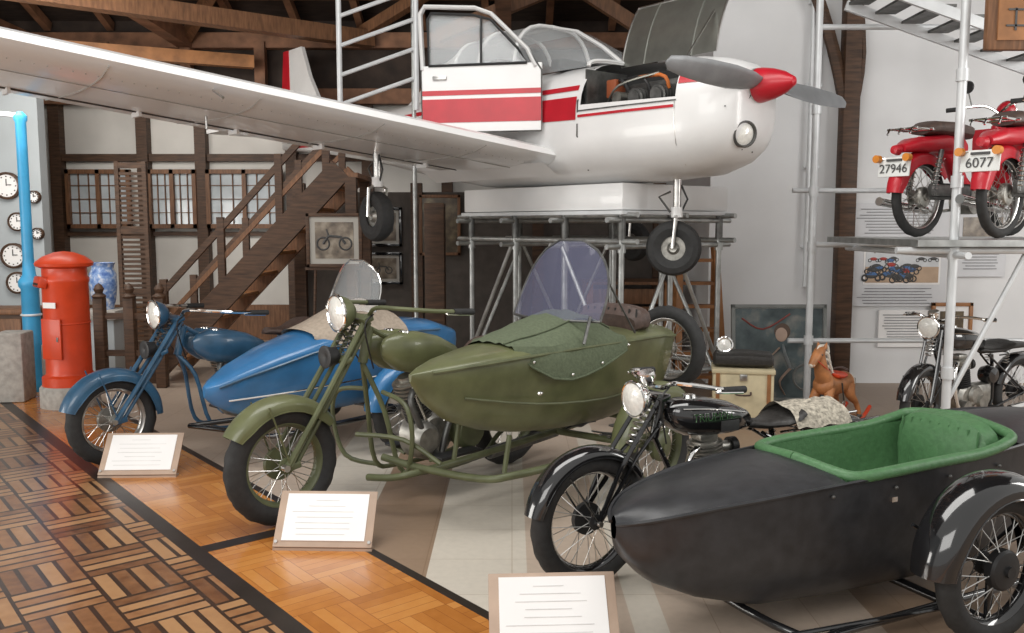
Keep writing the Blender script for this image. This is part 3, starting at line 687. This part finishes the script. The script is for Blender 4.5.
def fr(b0,b1,mt): m.add([(-16,b0,0),(9,b0,0),(9,b1,0),(-16,b1,0)],[(0,1,2,3)],mt)
fr(-9,1.45,A); fr(1.45,1.54,FST); fr(1.54,2.15,B); fr(2.15,2.20,FST); fr(2.20,15,C)
m.add([(-4.35,1.54,.001),(-4.25,1.54,.001),(-4.25,2.15,.001),(-4.35,2.15,.001)],[(0,1,2,3)],FST)
m.done()
WALLW=mat('plaster_white',(.76,.765,.77),.85,0,.04,2,.05)
WALLG=mat('plaster_grey_blue',(.42,.46,.48),.85,0,.06,2,.05)
WALLO=mat('plaster_offwhite',(.66,.64,.60),.85,0,.08,2,.05)
ROOF=mat('roof_boards',(.035,.022,.016),.8,0,.4,5,.2,0,(1,6,1))
def wall(name,c,s,mt): m=MB(name); m.box(c,s,mt); m.done()
wall('wall_back',(-2.6,12.6,2.2),(11.6,.2,4.4),WALLO)
wall('wall_right',(5.2,9.1,3.2),(6.4,.2,6.4),WALLW)
wall('wall_side',(2.1,10.85,3.2),(.2,3.3,6.4),WALLW)
wall('wall_left',(-8.5,6,3.2),(.2,13.4,6.4),WALLG)
wall('wall_partition',(-7.0,10.6,1.7),(2.9,.16,3.4),WALLG)
wall('trim_gable_boards',(-3.1,12.46,3.9),(10.4,.06,1.0),ROOF)
m=MB('ceiling')
m.slab([(-8.6,12.8,4.25),(8.6,12.8,4.25),(8.6,6.0,6.9),(-8.6,6.0,6.9)],(0,0,.1),ROOF)
m.slab([(-8.6,6.0,6.9),(8.6,6.0,6.9),(8.6,3.6,5.9),(-8.6,3.6,5.9)],(0,0,.1),ROOF)
m.done()
m=MB('roof_truss')
for i in range(13):
    x=-8+i*.85
    m.beam((x,12.35,4.30),(x,6.0,6.75),.09,.12,WOODB)
for y,z in ((11.6,4.55),(10.2,5.1),(8.8,5.65),(7.4,6.2)): m.beam((-8.3,y,z),(1.9,y,z),.12,.14,WOODB)
m.beam((-8.3,12.3,3.36),(1.95,12.3,3.36),.16,.2,WOODB); m.beam((-8.3,12.3,4.1),(1.95,12.3,4.1),.16,.2,WOODB)
for x in (-6.6,-4.4,-.1):
    m.beam((x,12.3,4.1),(x,6.0,4.3),.18,.22,WOODB); m.beam((x,9.0,4.2),(x,7.8,5.9),.12,.14,WOODB); m.beam((x,10.2,4.2),(x,10.2,5.0),.12,.12,WOODB); m.beam((x,8.8,4.2),(x,8.8,5.6),.12,.12,WOODB); m.beam((x,10.4,4.2),(x,11.6,4.6),.1,.12,WOODB)
m.beam((-5.8,8.7,4.0),(-1.9,12.2,4.1),.2,.2,WOODM)
m.beam((-6.6,10.4,3.75),(-3.4,11.9,3.75),.14,.16,WOODO)
for x in (-7.5,-6.6,-5.5,-4.4,-3.4): m.box((x,12.25,3.75),(.14,.14,.65),WOODB)
m.beam((-6.5,12.25,3.45),(-5.5,12.25,4.05),.1,.12,WOODB); m.beam((-4.4,12.25,3.45),(-5.4,12.25,4.05),.1,.12,WOODB)
m.beam((-4.4,12.2,4.1),(-2.4,9.5,5.2),.12,.14,WOODM); m.beam((-2.0,12.2,4.2),(.4,10.2,5.0),.12,.14,WOODM)
m.beam((-.9,11,3.9),(1.6,11,4.9),.12,.16,WOODM); m.beam((1.7,11,3.9),(.1,11,4.9),.12,.16,WOODM)
m.done()
# right timber column with braces
m=MB('wooden_column',(3.32,8.87,0))
m.box((0,0,3.0),(.16,.15,6.0),WOODD,(0,0,0),.006); m.tube([(-.03,0,2.7),(-.14,0,3.2),(-.38,0,3.9),(-.9,0,5.0)],.06,WOODD,6,4); m.tube([(.03,0,2.7),(.1,0,3.3),(.0,0,4.2)],.045,WOODD,6,4)
m.box((0,0,.05),(.26,.24,.1),STONE,(0,0,0),.01)
m.done()
m=MB('wall_conduit',(2.96,8.93,0))
m.cyl((0,0,1.0),(0,0,5.5),.022,SCAFW); m.cyl((.07,0,.9),(.07,0,5.5),.02,SCAFW)
for z in (1.4,2.2,3.0,3.8): m.box((.035,.03,z),(.16,.03,.03),SCAFW,(0,0,0),.004)
m.done()
# timber posts at back
m=MB('trim_timber_posts')
for x in (-6.3,-5.1,-4.3,-3.05,-2.0,-.9): m.box((x,12.42,1.7),(.15,.16,3.4),WOODD)
m.box((-2.2,12.44,2.55),(8.2,.1,.10),WOODD); m.box((-2.2,12.46,1.50),(8.2,.06,.06),WOODD); m.box((-2.2,12.46,.25),(8.2,.06,.5),WOODM)
m.done()
WG=mat('window_glass_grey',(.50,.55,.58),.15,0,.15,3,0,.5)
for i,(x,z,w,h) in enumerate(((-5.72,1.98,.84,.75),(-4.7,1.98,.62,.75),(-3.7,1.98,1.0,.75))):
    m=MB('window_%d'%(i+1),(x,12.36,z))
    m.box((0,.03,0),(w,.03,h),WG)
    for sx in (-w/2,0,w/2): m.box((sx,-.02,0),(.055,.06,h+.06),WOODM)
    for sz in (-h/2,h/2): m.box((0,-.02,sz),(w+.06,.06,.06),WOODM)
    for k in (1,2,4,5): m.box((-w/2+w*k/6,-.0,0),(.010,.03,h),WOODM)
    for k in (-.25,0,.25): m.box((0,-.0,k*h),(w,.03,.010),WOODM)
    m.done()
m=MB('lattice_screen',(-4.72,11.0,0))
m.box((-.14,0,1.2),(.05,.06,2.4),WOODD); m.box((.2,0,1.2),(.05,.06,2.4),WOODD)
for z in (.1,.8,1.55,2.35): m.box((.03,0,z),(.34,.05,.07),WOODD)
for k in range(36): m.box((.03,0,.15+k*.06),(.30,.03,.035),WOODD)
m.done()
# clocks
for (x,z,r) in ((-5.93,2.08,.16),(-5.83,1.66,.11),(-5.9,1.26,.15),(-5.87,.94,.13),(-6.3,1.5,.15),(-6.35,2.0,.14),(-5.62,1.95,.075),(-5.60,1.52,.07)):
    m=MB('wall_clock',(x,10.51,z))
    m.lathe([(0,0),(r,0),(r,.05),(r*.88,.06),(r*.82,.035),(0,.035)],(0,0,0),(0,-1,0),WOODD,28)
    m.lathe([(r*.82,.037),(0,.038)],(0,0,0),(0,-1,0),PAPER,28)
    for k in range(12): a=rad(30*k); m.box((r*.68*cos(a),-.04,r*.68*sin(a)),(.014,.004,.014),INK)
    m.box((0,-.043,r*.25),(.010,.004,r*.5),INK); m.box((r*.18,-.043,.01),(r*.36,.004,.010),INK); m.done()
# partition with pictures; dark panel extended behind scaffold to stand in for shaded depth
m=MB('wall_display')
m.box((-.25,10.35,1.0),(4.4,.06,2.0),mat('panel_dark',(.085,.07,.06),.7,0,.2)) 
for x in (-2.45,-1.1,.3,1.7): m.box((x,10.28,1.05),(.13,.11,2.1),WOODD)
m.done()
m=MB('wooden_post',(-.78,9.0,0)); m.box((0,0,.92),(.2,.2,1.84),WOODD,(0,0,0),.01); m.box((0,0,.04),(.28,.28,.08),STONE,(0,0,0),.01); m.done()
MATG=mat('picture_mount',(.46,.44,.40),.7,0,.04)
def picture(name,c,w,h,art,frm,matw=.05,tilt=0,rz=0,mount=PAPER):
    m=MB(name,c,rz); m.X=RX(tilt)
    m.box((0,0,0),(w,.02,h),mount); m.box((0,-.012,0),(w-2*matw,.006,h-2*matw),art)
    for sx in (-1,1): m.box((sx*w/2,-.01,0),(.035,.04,h+.035),frm,(0,0,0),.004)
    for sz in (-1,1): m.box((0,-.01,sz*h/2),(w+.035,.04,.035),frm,(0,0,0),.004)
    return m
def bikeart(m,s=1,z=0):
    for sx in (-.10,.10): m.ring((sx*s,-.017,-.03*s+z),(0,1,0),.055*s,.008*s,INK,20,4)
    m.tube([(-.10*s,-.017,-.03*s+z),(-.05*s,-.017,.04*s+z),(.06*s,-.017,.03*s+z),(.10*s,-.017,-.03*s+z)],.012*s,INK,5); m.tube([(-.05*s,-.017,.04*s+z),(-.07*s,-.017,.10*s+z)],.008*s,INK,5)
m=picture('framed_picture',(-1.76,8.8,1.47),.52,.50,ART2,WOODD,.07,mount=MATG); bikeart(m,1.1)
m.cyl((-.2,.03,-.25),(-.25,.03,-1.47),.014,WOODD); m.cyl((.2,.03,-.25),(.25,.03,-1.47),.014,WOODD); m.box((0,.03,-.28),(.6,.05,.03),WOODD); m.done()
m=picture('framed_picture',(-1.50,10.28,1.60),.42,.42,ART2,BLACK,.05,mount=MATG); bikeart(m,.8); m.done()
m=picture('framed_picture',(-1.50,10.28,1.12),.42,.34,ART2,BLACK,.05,mount=MATG); bikeart(m,.7); m.done()
m=picture('framed_picture',(-.83,10.25,1.62),.44,.66,ART4,WOODM,.0); m.done()
# stairs
m=MB('staircase',(0,0,0))
for y in (9.0,9.85):
    m.beam((-3.75,y,.05),(-1.72,y,2.18),.07,.24,WOODM if y>9.5 else WOODD)
    m.beam((-3.55,y,.95),(-1.85,y,2.75),.05,.06,WOODD)
    m.beam((-3.6,y,.60),(-1.85,y,2.42),.035,.045,WOODM)
    for x in (-3.55,-2.95,-2.35,-1.87):
        z=(x+3.75)*1.051; m.box((x,y,z+.42),(.07,.06,.88),WOODD)
for k in range(9):
    x=-3.6+k*.215; z=.2+k*.226; m.box((x,9.42,z),(.26,.80,.035),WOODO)
m.box((-1.66,9.42,2.12),(.22,.9,.05),WOODM)
for y in (9.0,9.85): m.box((-1.62,y,1.05),(.11,.11,2.1),WOODD)
m.done()
# newel posts / low fence
m=MB('low_fence')
for x in (-4.1,-3.8,-3.5):
    m.box((x,8.75,.45),(.10,.10,.9),WOODD,(0,0,0),.008); m.lathe([(.06,0),(.07,.02),(.035,.05),(.05,.09),(.03,.13),(0,.15)],(x,8.75,.9),(0,0,1),WOODD,12)
m.box((-3.8,8.75,.35),(.66,.04,.06),WOODD); m.box((-3.8,8.75,.72),(.66,.04,.06),WOODD)
m.done()
# white steel railing up by the cabin
m=MB('steel_railing')
for k in range(4): m.tube([(-1.62,8.5,2.75+.27*k),(-.9,8.5,3.0+.27*k)],.02,SCAFW)
for x in (-1.62,-.9): m.cyl((x,8.5,2.7),(x,8.5,4.4 if x<-1.5 else 3.85),.026,SCAFW)
m.tube([(-1.62,8.5,3.9),(-.9,8.5,4.2),(-.3,8.5,4.6)],.022,SCAFW)
m.cyl((-.93,8.55,0),(-.93,8.55,3.75),.022,SCAFS)
m.done()
# ================================================================ POSTBOX ETC.
m=MB('postbox',(-4.0,7.9,0),20)
m.lathe([(0,0),(.25,0),(.25,.17),(.235,.19),(0,.19)],(0,0,0),(0,0,1),STONE,40)
m.lathe([(0,.19),(.225,.19),(.225,.27),(.195,.29),(.19,.31),(.19,1.10),(.2,1.12),(.2,1.15),(.185,1.17),(.185,1.24),(.235,1.26),(.24,1.285),(.23,1.30),(.17,1.345),(.08,1.38),(0,1.39)],(0,0,0),(0,0,1),REDP,48)
m.ring((0,0,.75),(0,0,1),.19,.008,REDP,48)
m.X=RZ(-160)
m.box((0.20,0,1.12),(.07,.22,.10),REDP,(0,-12,0),.015); m.box((.236,0,1.10),(.01,.17,.03),DARK)
m.X=RZ(-125)
m.box((.188,0,.62),(.02,.2,.36),REDP,(0,0,0),.006); m.box((.2,0,.92),(.006,.13,.05),PAPER); m.box((.2,.07,.62),(.012,.02,.04),CHROME)
m.done()
m=MB('blue_pole',(-4.70,8.6,0))
m.lathe([(0,0),(.13,0),(.13,.1),(.085,.16),(.08,1.0),(.10,1.03),(.10,1.08),(.06,1.14),(.05,1.3),(.048,2.60),(.06,2.62),(.06,2.66),(.02,2.70),(0,2.70)],(0,0,0),(0,0,1),LIGHTB,24)
m.tube([(-.6,0,2.62),(-.3,0,2.68),(0,0,2.66)],.025,SCAFW,8,4); m.ring((0,0,.75),(0,0,1),.085,.012,SCAFW,24)
m.done()
m=MB('stone_block'); m.box((-4.62,8.12,.32),(.26,.3,.64),STONE,(0,0,8),.02); m.box((-4.36,8.38,.25),(.18,.22,.50),STONE,(0,0,-5),.02); m.done()
m=MB('blue_white_jar',(-4.40,9.5,.72))
VA=artmat('porcelain',(.03,.10,.36),(.20,.32,.58),(.75,.76,.78),20)
m.lathe([(0,0),(.10,0),(.105,.03),(.125,.12),(.14,.26),(.135,.38),(.11,.44),(.115,.47),(.13,.5),(.115,.5),(.10,.45)],(0,0,0),(0,0,1),VA,28); m.done()
m=MB('pedestal',(-4.40,9.5,0)); m.box((0,0,.67),(.42,.42,.10),STONE,(0,0,0),.01); m.box((0,0,.34),(.34,.34,.56),WALLG,(0,0,0),.01); m.box((0,0,.035),(.42,.42,.07),STONE,(0,0,0),.01); m.done()
m=MB('cabinet',(-5.6,9.6,0)); m.box((0,0,.35),(.8,.5,.66),WOODD,(0,0,0),.01); m.box((0,0,.7),(.88,.56,.05),WOODM,(0,0,0),.006)
for s_ in (-.2,.2): m.box((s_,-.255,.35),(.36,.02,.56),WOODM,(0,0,0),.005); m.sph((s_*.3,-.28,.4),.015,STEEL)
m.done()
# ================================================================ PLACARDS
INKF=mat('faint_print',(.72,.71,.70),.7)
def placard(x,y,rz,seed):
    m=MB('information_placard',(x,y,0),rz)
    m.X=T((0,0,.02))@RX(50)
    m.box((0,.145,0),(.50,.30,.012),CARD,(0,0,0),.003)
    m.box((0,.152,.009),(.42,.25,.005),PAPER)
    random.seed(seed)
    for k in range(7): m.box((-.01+random.uniform(-.01,.01),.24-k*.03,.0125),(random.uniform(.18,.34) if k else .12,.003,.0012),INKF)
    for sx in (-.235,.235): m.cyl((sx,.02,.008),(sx,.02,.016),.008,STEEL)
    m.X=Matrix()
    m.tube([(-.15,.19,.22),(-.15,.28,.01)],.006,STEEL); m.tube([(.15,.19,.22),(.15,.28,.01)],.006,STEEL); m.box((0,.02,.006),(.5,.05,.012),CARD)
    m.done()
placard(-2.42,5.57,2,1); placard(-.95,4.28,-2,2); placard(.165,3.20,3,3)
# ================================================================ RIGHT SIDE
m=MB('scaffold_rack')
for x,y in ((2.99,6.0),(2.62,7.75),(4.9,6.0),(4.9,7.75)):
    m.cyl((x,y,0),(x,y,3.7),.03,SCAFW)
    for z in (.6,1.42,1.9,2.6): m.cyl((x,y,z-.03),(x,y,z+.05),.04,SCAFW)
m.box((3.85,6.75,1.50),(2.3,1.7,.045),SCAFS)
for z in (1.45,3.3): m.cyl((2.6,6.0,z),(5.1,6.0,z),.024,SCAFW); m.cyl((2.6,7.75,z),(5.1,7.75,z),.024,SCAFW)
for x in (2.99,4.9): m.cyl((x,5.8,1.42),(x,7.9,1.42),.024,SCAFW)
for z in (.6,1.92): m.cyl((2.45,7.79,z),(5.1,7.79,z),.022,SCAFW)
m.cyl((2.99,6.04,.35),(3.5,6.04,1.42),.018,SCAFW)
m.done()
m=MB('metal_stair',(3.1,6.9,0))
for y in (0,.6): m.beam((-.35,y,3.42),(1.6,y,2.75),.03,.08,SCAFW)
for k in range(9): m.box((-.25+k*.22,.3,3.43-k*.0757),(.17,.58,.02),DSTEEL,(0,0,0))
m.done()
m=MB('wooden_signboard',(3.42,5.85,2.95)); m.box((0,0,0),(.75,.05,.42),WOODM,(0,0,0),.01); m.box((0,-.03,.0),(.62,.01,.3),WOODO)
for k in range(3): m.box((-.2+.2*k,-.038,.04),(.10,.006,.012),INK); m.box((-.2+.2*k,-.038,-.02),(.012,.006,.14),INK); m.box((-.2+.2*k,-.038,-.06),(.12,.006,.012),INK)
m.done()
def moped(loc,az,num,scale=1,body=RED):
    m=MB('moped',loc,90-az,scale)
    R=.29; WB=1.18
    wheel(m,(0,0,R),R,.033,.05,.07,STEEL); wheel(m,(WB,0,R),R,.036,.055,.075,STEEL)
    fender(m,(0,0,R),R+.03,.10,30,195,body,.035,skirt=.02); fender(m,(WB,0,R),R+.04,.12,5,150,body,.04,skirt=.05)
    for sg in (-1,1):
        m.tube([(0,sg*.06,R),(.12,sg*.06,.62),(.2,sg*.04,.88)],.02,body,8); m.tube([(.75,sg*.04,.30),(WB,sg*.07,R)],.02,DSTEEL,8)
        m.cyl((WB-.02,sg*.10,R+.02),(WB-.10,sg*.10,R+.34),.018,DSTEEL); spring(m,(WB-.02,sg*.10,R+.05),(WB-.1,sg*.10,R+.3),.027,CHROME,8)
        m.cyl((WB+.30,sg*.12,.56),(WB+.34,sg*.12,.56),.028,mat('amber',(.7,.25,.03),.3)); m.tube([(WB+.22,0,.56),(WB+.31,sg*.12,.56)],.008,CHROME)
        m.tube([(.22,0,.95),(.24,sg*.12,1.02),(.36,sg*.32,1.0)],.012,CHROME,8,4); m.tube([(.3,sg*.25,1.01),(.38,sg*.34,1.0)],.018,RUB,8)
        m.tube([(.26,sg*.2,1.02),(.26,sg*.24,1.16)],.005,DSTEEL); m.lathe([(0,0),(.045,0),(.05,.012),(0,.02)],(.27,sg*.24,1.18),(-1,0,0),MBLACK,16)
    m.grid([[(.30-.03*cos(3*t),.17*u*(1-.2*t)+0,.28+.55*t) for u in [-1+.2*j for j in range(11)]] for t in [k/6 for k in range(7)]],body)
    m.tube([(.22,0,.85),(.32,0,.5),(.5,0,.36),(.7,0,.42),(.85,0,.62),(1.2,0,.68)],[.05,.05,.05,.06,.07,.05],body,10,4)
    loftx(m,[(.68,.05,.66,.05),(.78,.10,.67,.07),(1.0,.12,.68,.07),(1.3,.10,.66,.05),(1.42,.05,.63,.03)],body,.7)
    loftx(m,[(.64,.06,.75,.02),(.70,.11,.78,.045),(.88,.13,.79,.055),(1.12,.12,.79,.05),(1.2,.08,.77,.03)],BROWNL,.7)
    for y in (-.09,0,.09): m.tube([(1.12,y,.77),(1.42,y,.77),(1.44,y,.73)],.008,CHROME,6)
    m.tube([(1.22,-.12,.77),(1.22,.12,.77)],.008,CHROME); m.tube([(1.4,-.12,.77),(1.4,.12,.77)],.008,CHROME)
    headlamp(m,(.13,0,.98),.075,body); m.cyl((.6,-.08,.26),(.6,.08,.26),.09,ALU); fins(m,(.55,0,.28),(.38,0,.30),.06,ALU,6)
    m.tube([(.5,-.09,.22),(.8,-.13,.19),(.9,-.13,.2)],.015,CHROME,8,3); m.cyl((.9,-.13,.2),(1.45,-.13,.26),.032,CHROME)
    m.box((.95,.1,.34),(.5,.03,.1),DSTEEL,(0,0,0),.03)
    m.lathe([(0,.05),(.03,.045),(.04,0)],(1.44,0,.62),(1,0,0),RED,16)
    m.box((1.47,0,.50),(.012,.25,.14),PLATE,(0,-8,0),.003); m.text(num,(1.485,0,.485),.09,INK,(90,0,90)); m.box((1.475,0,.548),(.014,.12,.015),INK,(0,-8,0))
    m.done()
moped((3.98,7.12,1.532),59+180,'27946'); moped((4.20,6.62,1.532),54+180,'6077',1.0)
m=MB('vintage_motorcycle',(3.05,6.55,0),90-62); m.base=m.base@Matrix.Scale(.86,4)
single(m,BLACK,.33,.045,1.4,10,1.0); m.done()
# posters
random.seed(7)
INKF2=mat('print_grey',(.25,.25,.26),.7)
def lines(m,x0,z0,w,n,dz):
    for k in range(n): m.box((x0-random.uniform(0,.06)*w,-.012,z0-k*dz),(w*random.uniform(.75,1),.004,.008),INKF2)
POST=mat('poster_grey',(.66,.67,.69),.6,0,.03)
PB=mat('print_blue',(.07,.16,.35),.6);PR_=mat('print_red',(.40,.05,.04),.6);PBR=mat('print_brown',(.22,.11,.06),.6);PF=mat('print_floor',(.50,.36,.25),.6);PL=mat('print_pale',(.62,.64,.66),.6)
m=MB('wall_poster',(3.93,8.97,1.32)); m.box((0,0,0),(.95,.015,1.04),POST); m.box((.02,-.009,-.06),(.78,.006,.48),PAPER)
m.box((.02,-.012,-.06),(.74,.006,.44),PL); m.box((.02,-.014,-.20),(.74,.006,.16),PF)
for k in range(6): m.tube([(-.34,-.016,.14-.01*k),(.38,-.016,.16-.028*k)] if k%2 else [(-.3+.13*k,-.016,.155),(-.26+.11*k,-.016,.02)],.006,PBR,4)
for k in range(26):
    x=-.32+random.random()*.68; z=-.02-random.random()*.22; s_=.03+(.0-z)*.18
    mt=random.choice((PB,INK,INK,PR_,INK,PB)); m.sph((x,-.018,z),(s_,.003,s_*.45),mt,10,6)
    for q in (-1,1): m.ring((x+q*s_,-.018,z-s_*.4),(0,1,0),s_*.42,s_*.1,INK,12,4)
lines(m,0,.46,.85,9,.03); lines(m,0,-.34,.8,6,.03); m.done()
m=MB('wall_poster',(4.75,8.97,1.45)); m.box((0,0,0),(.5,.015,.7),POST); m.box((0,-.01,.1),(.4,.008,.3),ART2); lines(m,0,-.12,.4,6,.03); m.done()
m=MB('wall_poster',(4.0,8.97,.57)); m.box((0,0,0),(.52,.015,.38),PAPER); lines(m,0,.14,.42,10,.028); m.done()
m=picture('framed_picture',(4.47,8.95,.60),.38,.44,ART4,WOODO,.07); m.done()
m=picture('framed_picture',(2.45,8.05,.45),.84,.86,ART1,mat('frame_grey',(.20,.21,.20),.4),.02,-6)
m.X=RX(-6)
m.sph((.03,-.018,.20),(.075,.005,.075),mat('art_hair',(.10,.06,.04),.5)); m.sph((.02,-.022,.17),(.055,.006,.065),mat('art_skin',(.46,.33,.26),.5))
ACL=mat('art_cloth',(.38,.42,.44),.5,0,.3,20); m.tube([(.03,-.018,.08),(.05,-.018,-.02),(.10,-.018,-.14)],[.055,.085,.11],ACL,10,3,flat=.06); m.tube([(.0,-.024,.05),(-.12,-.024,-.05),(-.2,-.024,.02)],[.03,.025,.02],mat('art_arm',(.46,.33,.26),.5),8,3,flat=.2)
m.tube([(.1,-.02,-.14),(.0,-.02,-.26),(.05,-.02,-.38)],[.05,.035,.025],mat('art_leg',(.42,.30,.24),.5),8,3,flat=.2)
m.tube([(-.34,-.02,.32),(-.15,-.02,.22),(.1,-.02,.36)],.008,mat('art_red',(.25,.06,.05),.5),6,4); m.ring((-.17,-.02,-.22),(0,1,0),.12,.010,mat('art_wheel',(.2,.2,.19),.5),24,4); m.ring((.25,-.02,-.22),(0,1,0),.12,.010,mat('art_wheel2',(.2,.2,.19),.5),24,4)
m.done()
# rocking horse
HB=mat('horse_brown',(.42,.17,.06),.5,0,.3,12,.1); HW=mat('horse_white',(.72,.68,.60),.6,0,.15,14,.1)
m=MB('rocking_horse',(2.60,7.05,0),-138,1.02)   # local +x is the direction the horse faces
m.tube([(-.20,0,.33),(-.17,0,.34),(-.05,0,.325),(.08,0,.335),(.17,0,.36),(.20,0,.38)],[.03,.085,.075,.082,.085,.04],HB,16,4)
m.tube([(.14,0,.37),(.20,0,.47),(.225,0,.56),(.23,0,.60)],[.075,.055,.042,.035],HB,14,4)
m.tube([(.20,0,.625),(.24,0,.615),(.30,0,.57),(.345,0,.53),(.36,0,.52)],[.03,.045,.037,.028,.018],HB,14,4)
m.sph((.345,0,.53),(.024,.027,.026),HW); m.tube([(.245,0,.665),(.29,0,.61),(.33,0,.57)],[.006,.014,.008],HW,8,3)
for sg in (-1,1):
    m.lathe([(.018,0),(.012,.03),(0,.055)],(.205,sg*.025,.64),(-.1,sg*.25,1),HB,8); m.sph((.27,sg*.038,.60),.008,INK,8,6); m.sph((.355,sg*.013,.535),.005,INK,6,4)
    m.tube([(.15,sg*.045,.32),(.20,sg*.07,.22),(.19,sg*.085,.16),(.26,sg*.10,.075)],[.045,.03,.022,.018],HB,10,4)
    m.tube([(-.15,sg*.045,.32),(-.14,sg*.07,.24),(-.21,sg*.085,.17),(-.24,sg*.10,.075)],[.055,.04,.022,.018],HB,10,4)
    for hx in (.27,-.24): m.sph((hx,sg*.10,.065),(.026,.020,.022),INK,10,6)
    m.tube([(-.42,sg*.10,.115),(-.3,sg*.10,.045),(-.1,sg*.10,.017),(0.1,sg*.10,.017),(.3,sg*.10,.045),(.42,sg*.10,.115)],.016,REDP,8,5)
    m.tube([(.03,sg*.085,.36),(.02,sg*.10,.22)],.006,BLEATH,5); m.ring((.02,sg*.10,.20),(0,1,0),.02,.004,STEEL,12,5)
    m.tube([(.32,sg*.03,.56),(.18,sg*.05,.47),(.06,0,.44)],.005,REDP,5,4)
for x in (-.3,.3): m.box((x,0,.05),(.05,.22,.02),WOODO,(0,0,0),.004)
for k in range(9):
    t=k/8; bx=.205-.10*t**1.5; bz=.655-.22*t
    m.tube([(bx,0,bz),(bx-.035,.02*(-1)**k,bz+.0),(bx-.05,.035*(-1)**k,bz-.05)],[.018,.016,.005],HW,6,3)
m.tube([(.215,0,.66),(.25,0,.655),(.275,.0,.625)],[.014,.012,.004],HW,6,3)
m.tube([(-.21,0,.37),(-.27,0,.36),(-.30,0,.28),(-.29,0,.18)],[.015,.03,.026,.006],HW,8,4)
loftx(m,[(-.09,.05,.415,.012),(-.06,.085,.41,.028),(.0,.088,.405,.024),(.06,.08,.415,.022),(.085,.04,.43,.012)],REDP,.8)
m.tube([(-.11,-.06,.44),(-.12,0,.455),(-.11,.06,.44)],.012,BROWNL,6,3)
m.done()
# cream trunk with black seat
m=MB('wooden_trunk',(1.90,7.2,0),-12)
m.box((0,0,.24),(.48,.34,.38),CREAM,(0,0,0),.015); m.box((0,0,.445),(.5,.36,.04),CREAM,(0,0,0),.01)
for sx in (-.2,.2): m.box((sx,-.173,.24),(.03,.012,.38),WOODO); 
m.box((0,-.18,.4),(.06,.02,.05),STEEL,(0,0,0),.004); m.tube([(-.06,-.175,.28),(-.05,-.2,.26),(.05,-.2,.26),(.06,-.175,.28)],.008,BROWNL,6,3)
for sx in (-.2,.2):
    for sy in (-.13,.13): m.box((sx,sy,.025),(.05,.05,.05),WOODO)
loftx(m,[(-.24,.10,.52,.035),(-.22,.14,.53,.055),(0,.15,.535,.065),(.22,.14,.53,.055),(.24,.10,.52,.035)],BLEATH,.6)
m.ring((-.15,-.02,.64),(0,-1,.2),.06,.014,CHROME); m.lathe([(0,.02),(.055,0)],(-.15,-.02,.64),(0,-1,.2),LENS,20); m.cyl((-.15,0,.56),(-.15,0,.64),.012,CHROME)
m.done()
# wooden steps behind the platform
m=MB('wooden_stepladder',(1.8,8.35,0))
for x in (-.22,.22): m.beam((x,-.05,0),(x*.75,.25,1.45),.06,.07,WOODO); m.beam((x,.52,0),(x*.75,.27,1.45),.05,.05,WOODO)
for k in range(6): t=k/6; m.box((0,-.0+.30*(t+.1),.18+.22*k),(.44-.1*t,.14,.03),WOODO)
m.done()
m=MB('wooden_crate',(1.25,9.75,0))
for k in range(5): m.box((0,-.3,.1+.19*k),(.9,.025,.16),WOODM,(0,0,0),.004)
for x in (-.44,.44): m.box((x,0,.5),(.03,.6,1.0),WOODM); m.box((x*.95,-.32,.5),(.07,.03,1.0),WOODO)
m.box((0,0,1.0),(.92,.62,.03),WOODM); m.done()

# ================================================================ LIGHT, WORLD, CAMERA
w=bpy.data.worlds.new('World'); scene.world=w; w.use_nodes=True
bg=w.node_tree.nodes['Background']; bg.inputs[0].default_value=(1,.985,.955,1); bg.inputs[1].default_value=.72
def area(name,loc,target,sx,sy,p,col=(1,1,1)):
    l=bpy.data.lights.new(name,'AREA'); l.shape='RECTANGLE'; l.size=sx; l.size_y=sy; l.energy=p; l.color=col
    o=bpy.data.objects.new(name,l); scene.collection.objects.link(o); o.location=loc
    o.rotation_euler=(V(target)-V(loc)).to_track_quat('-Z','Y').to_euler(); return o
area('skylight_lamp',(-.5,4.3,5.6),(-.5,4.7,0),5,2.0,190,(1,.98,.95))  # added overhead area light, unseen; the roof has no skylight opening
area('hall_light',(-3.5,-1.5,4.2),(0,6.5,.8),5,3,210,(1,.98,.95))
area('window_light',(-7.6,3.6,1.3),(0,6.5,2.2),3.5,1.8,150,(1,.97,.92))  # low fill added to brighten wing underside and bikes; no window there
area('back_light',(-4.5,8.5,3.3),(-4.0,11.5,1.2),2,1.5,75,(1,.95,.88))
area('wall_light',(6.3,4.0,2.6),(4.0,9,1.2),2.0,2.0,115,(1,.98,.95))  # unseen fill added to brighten the right wall and its posters
cam=bpy.data.cameras.new('cam'); co=bpy.data.objects.new('camera',cam); scene.collection.objects.link(co)
cam.sensor_width=36; cam.lens=884/1024*36; co.location=(0,0,1.62); co.rotation_euler=(rad(90-5.9),0,0); scene.camera=co
scene.view_settings.view_transform='Standard'
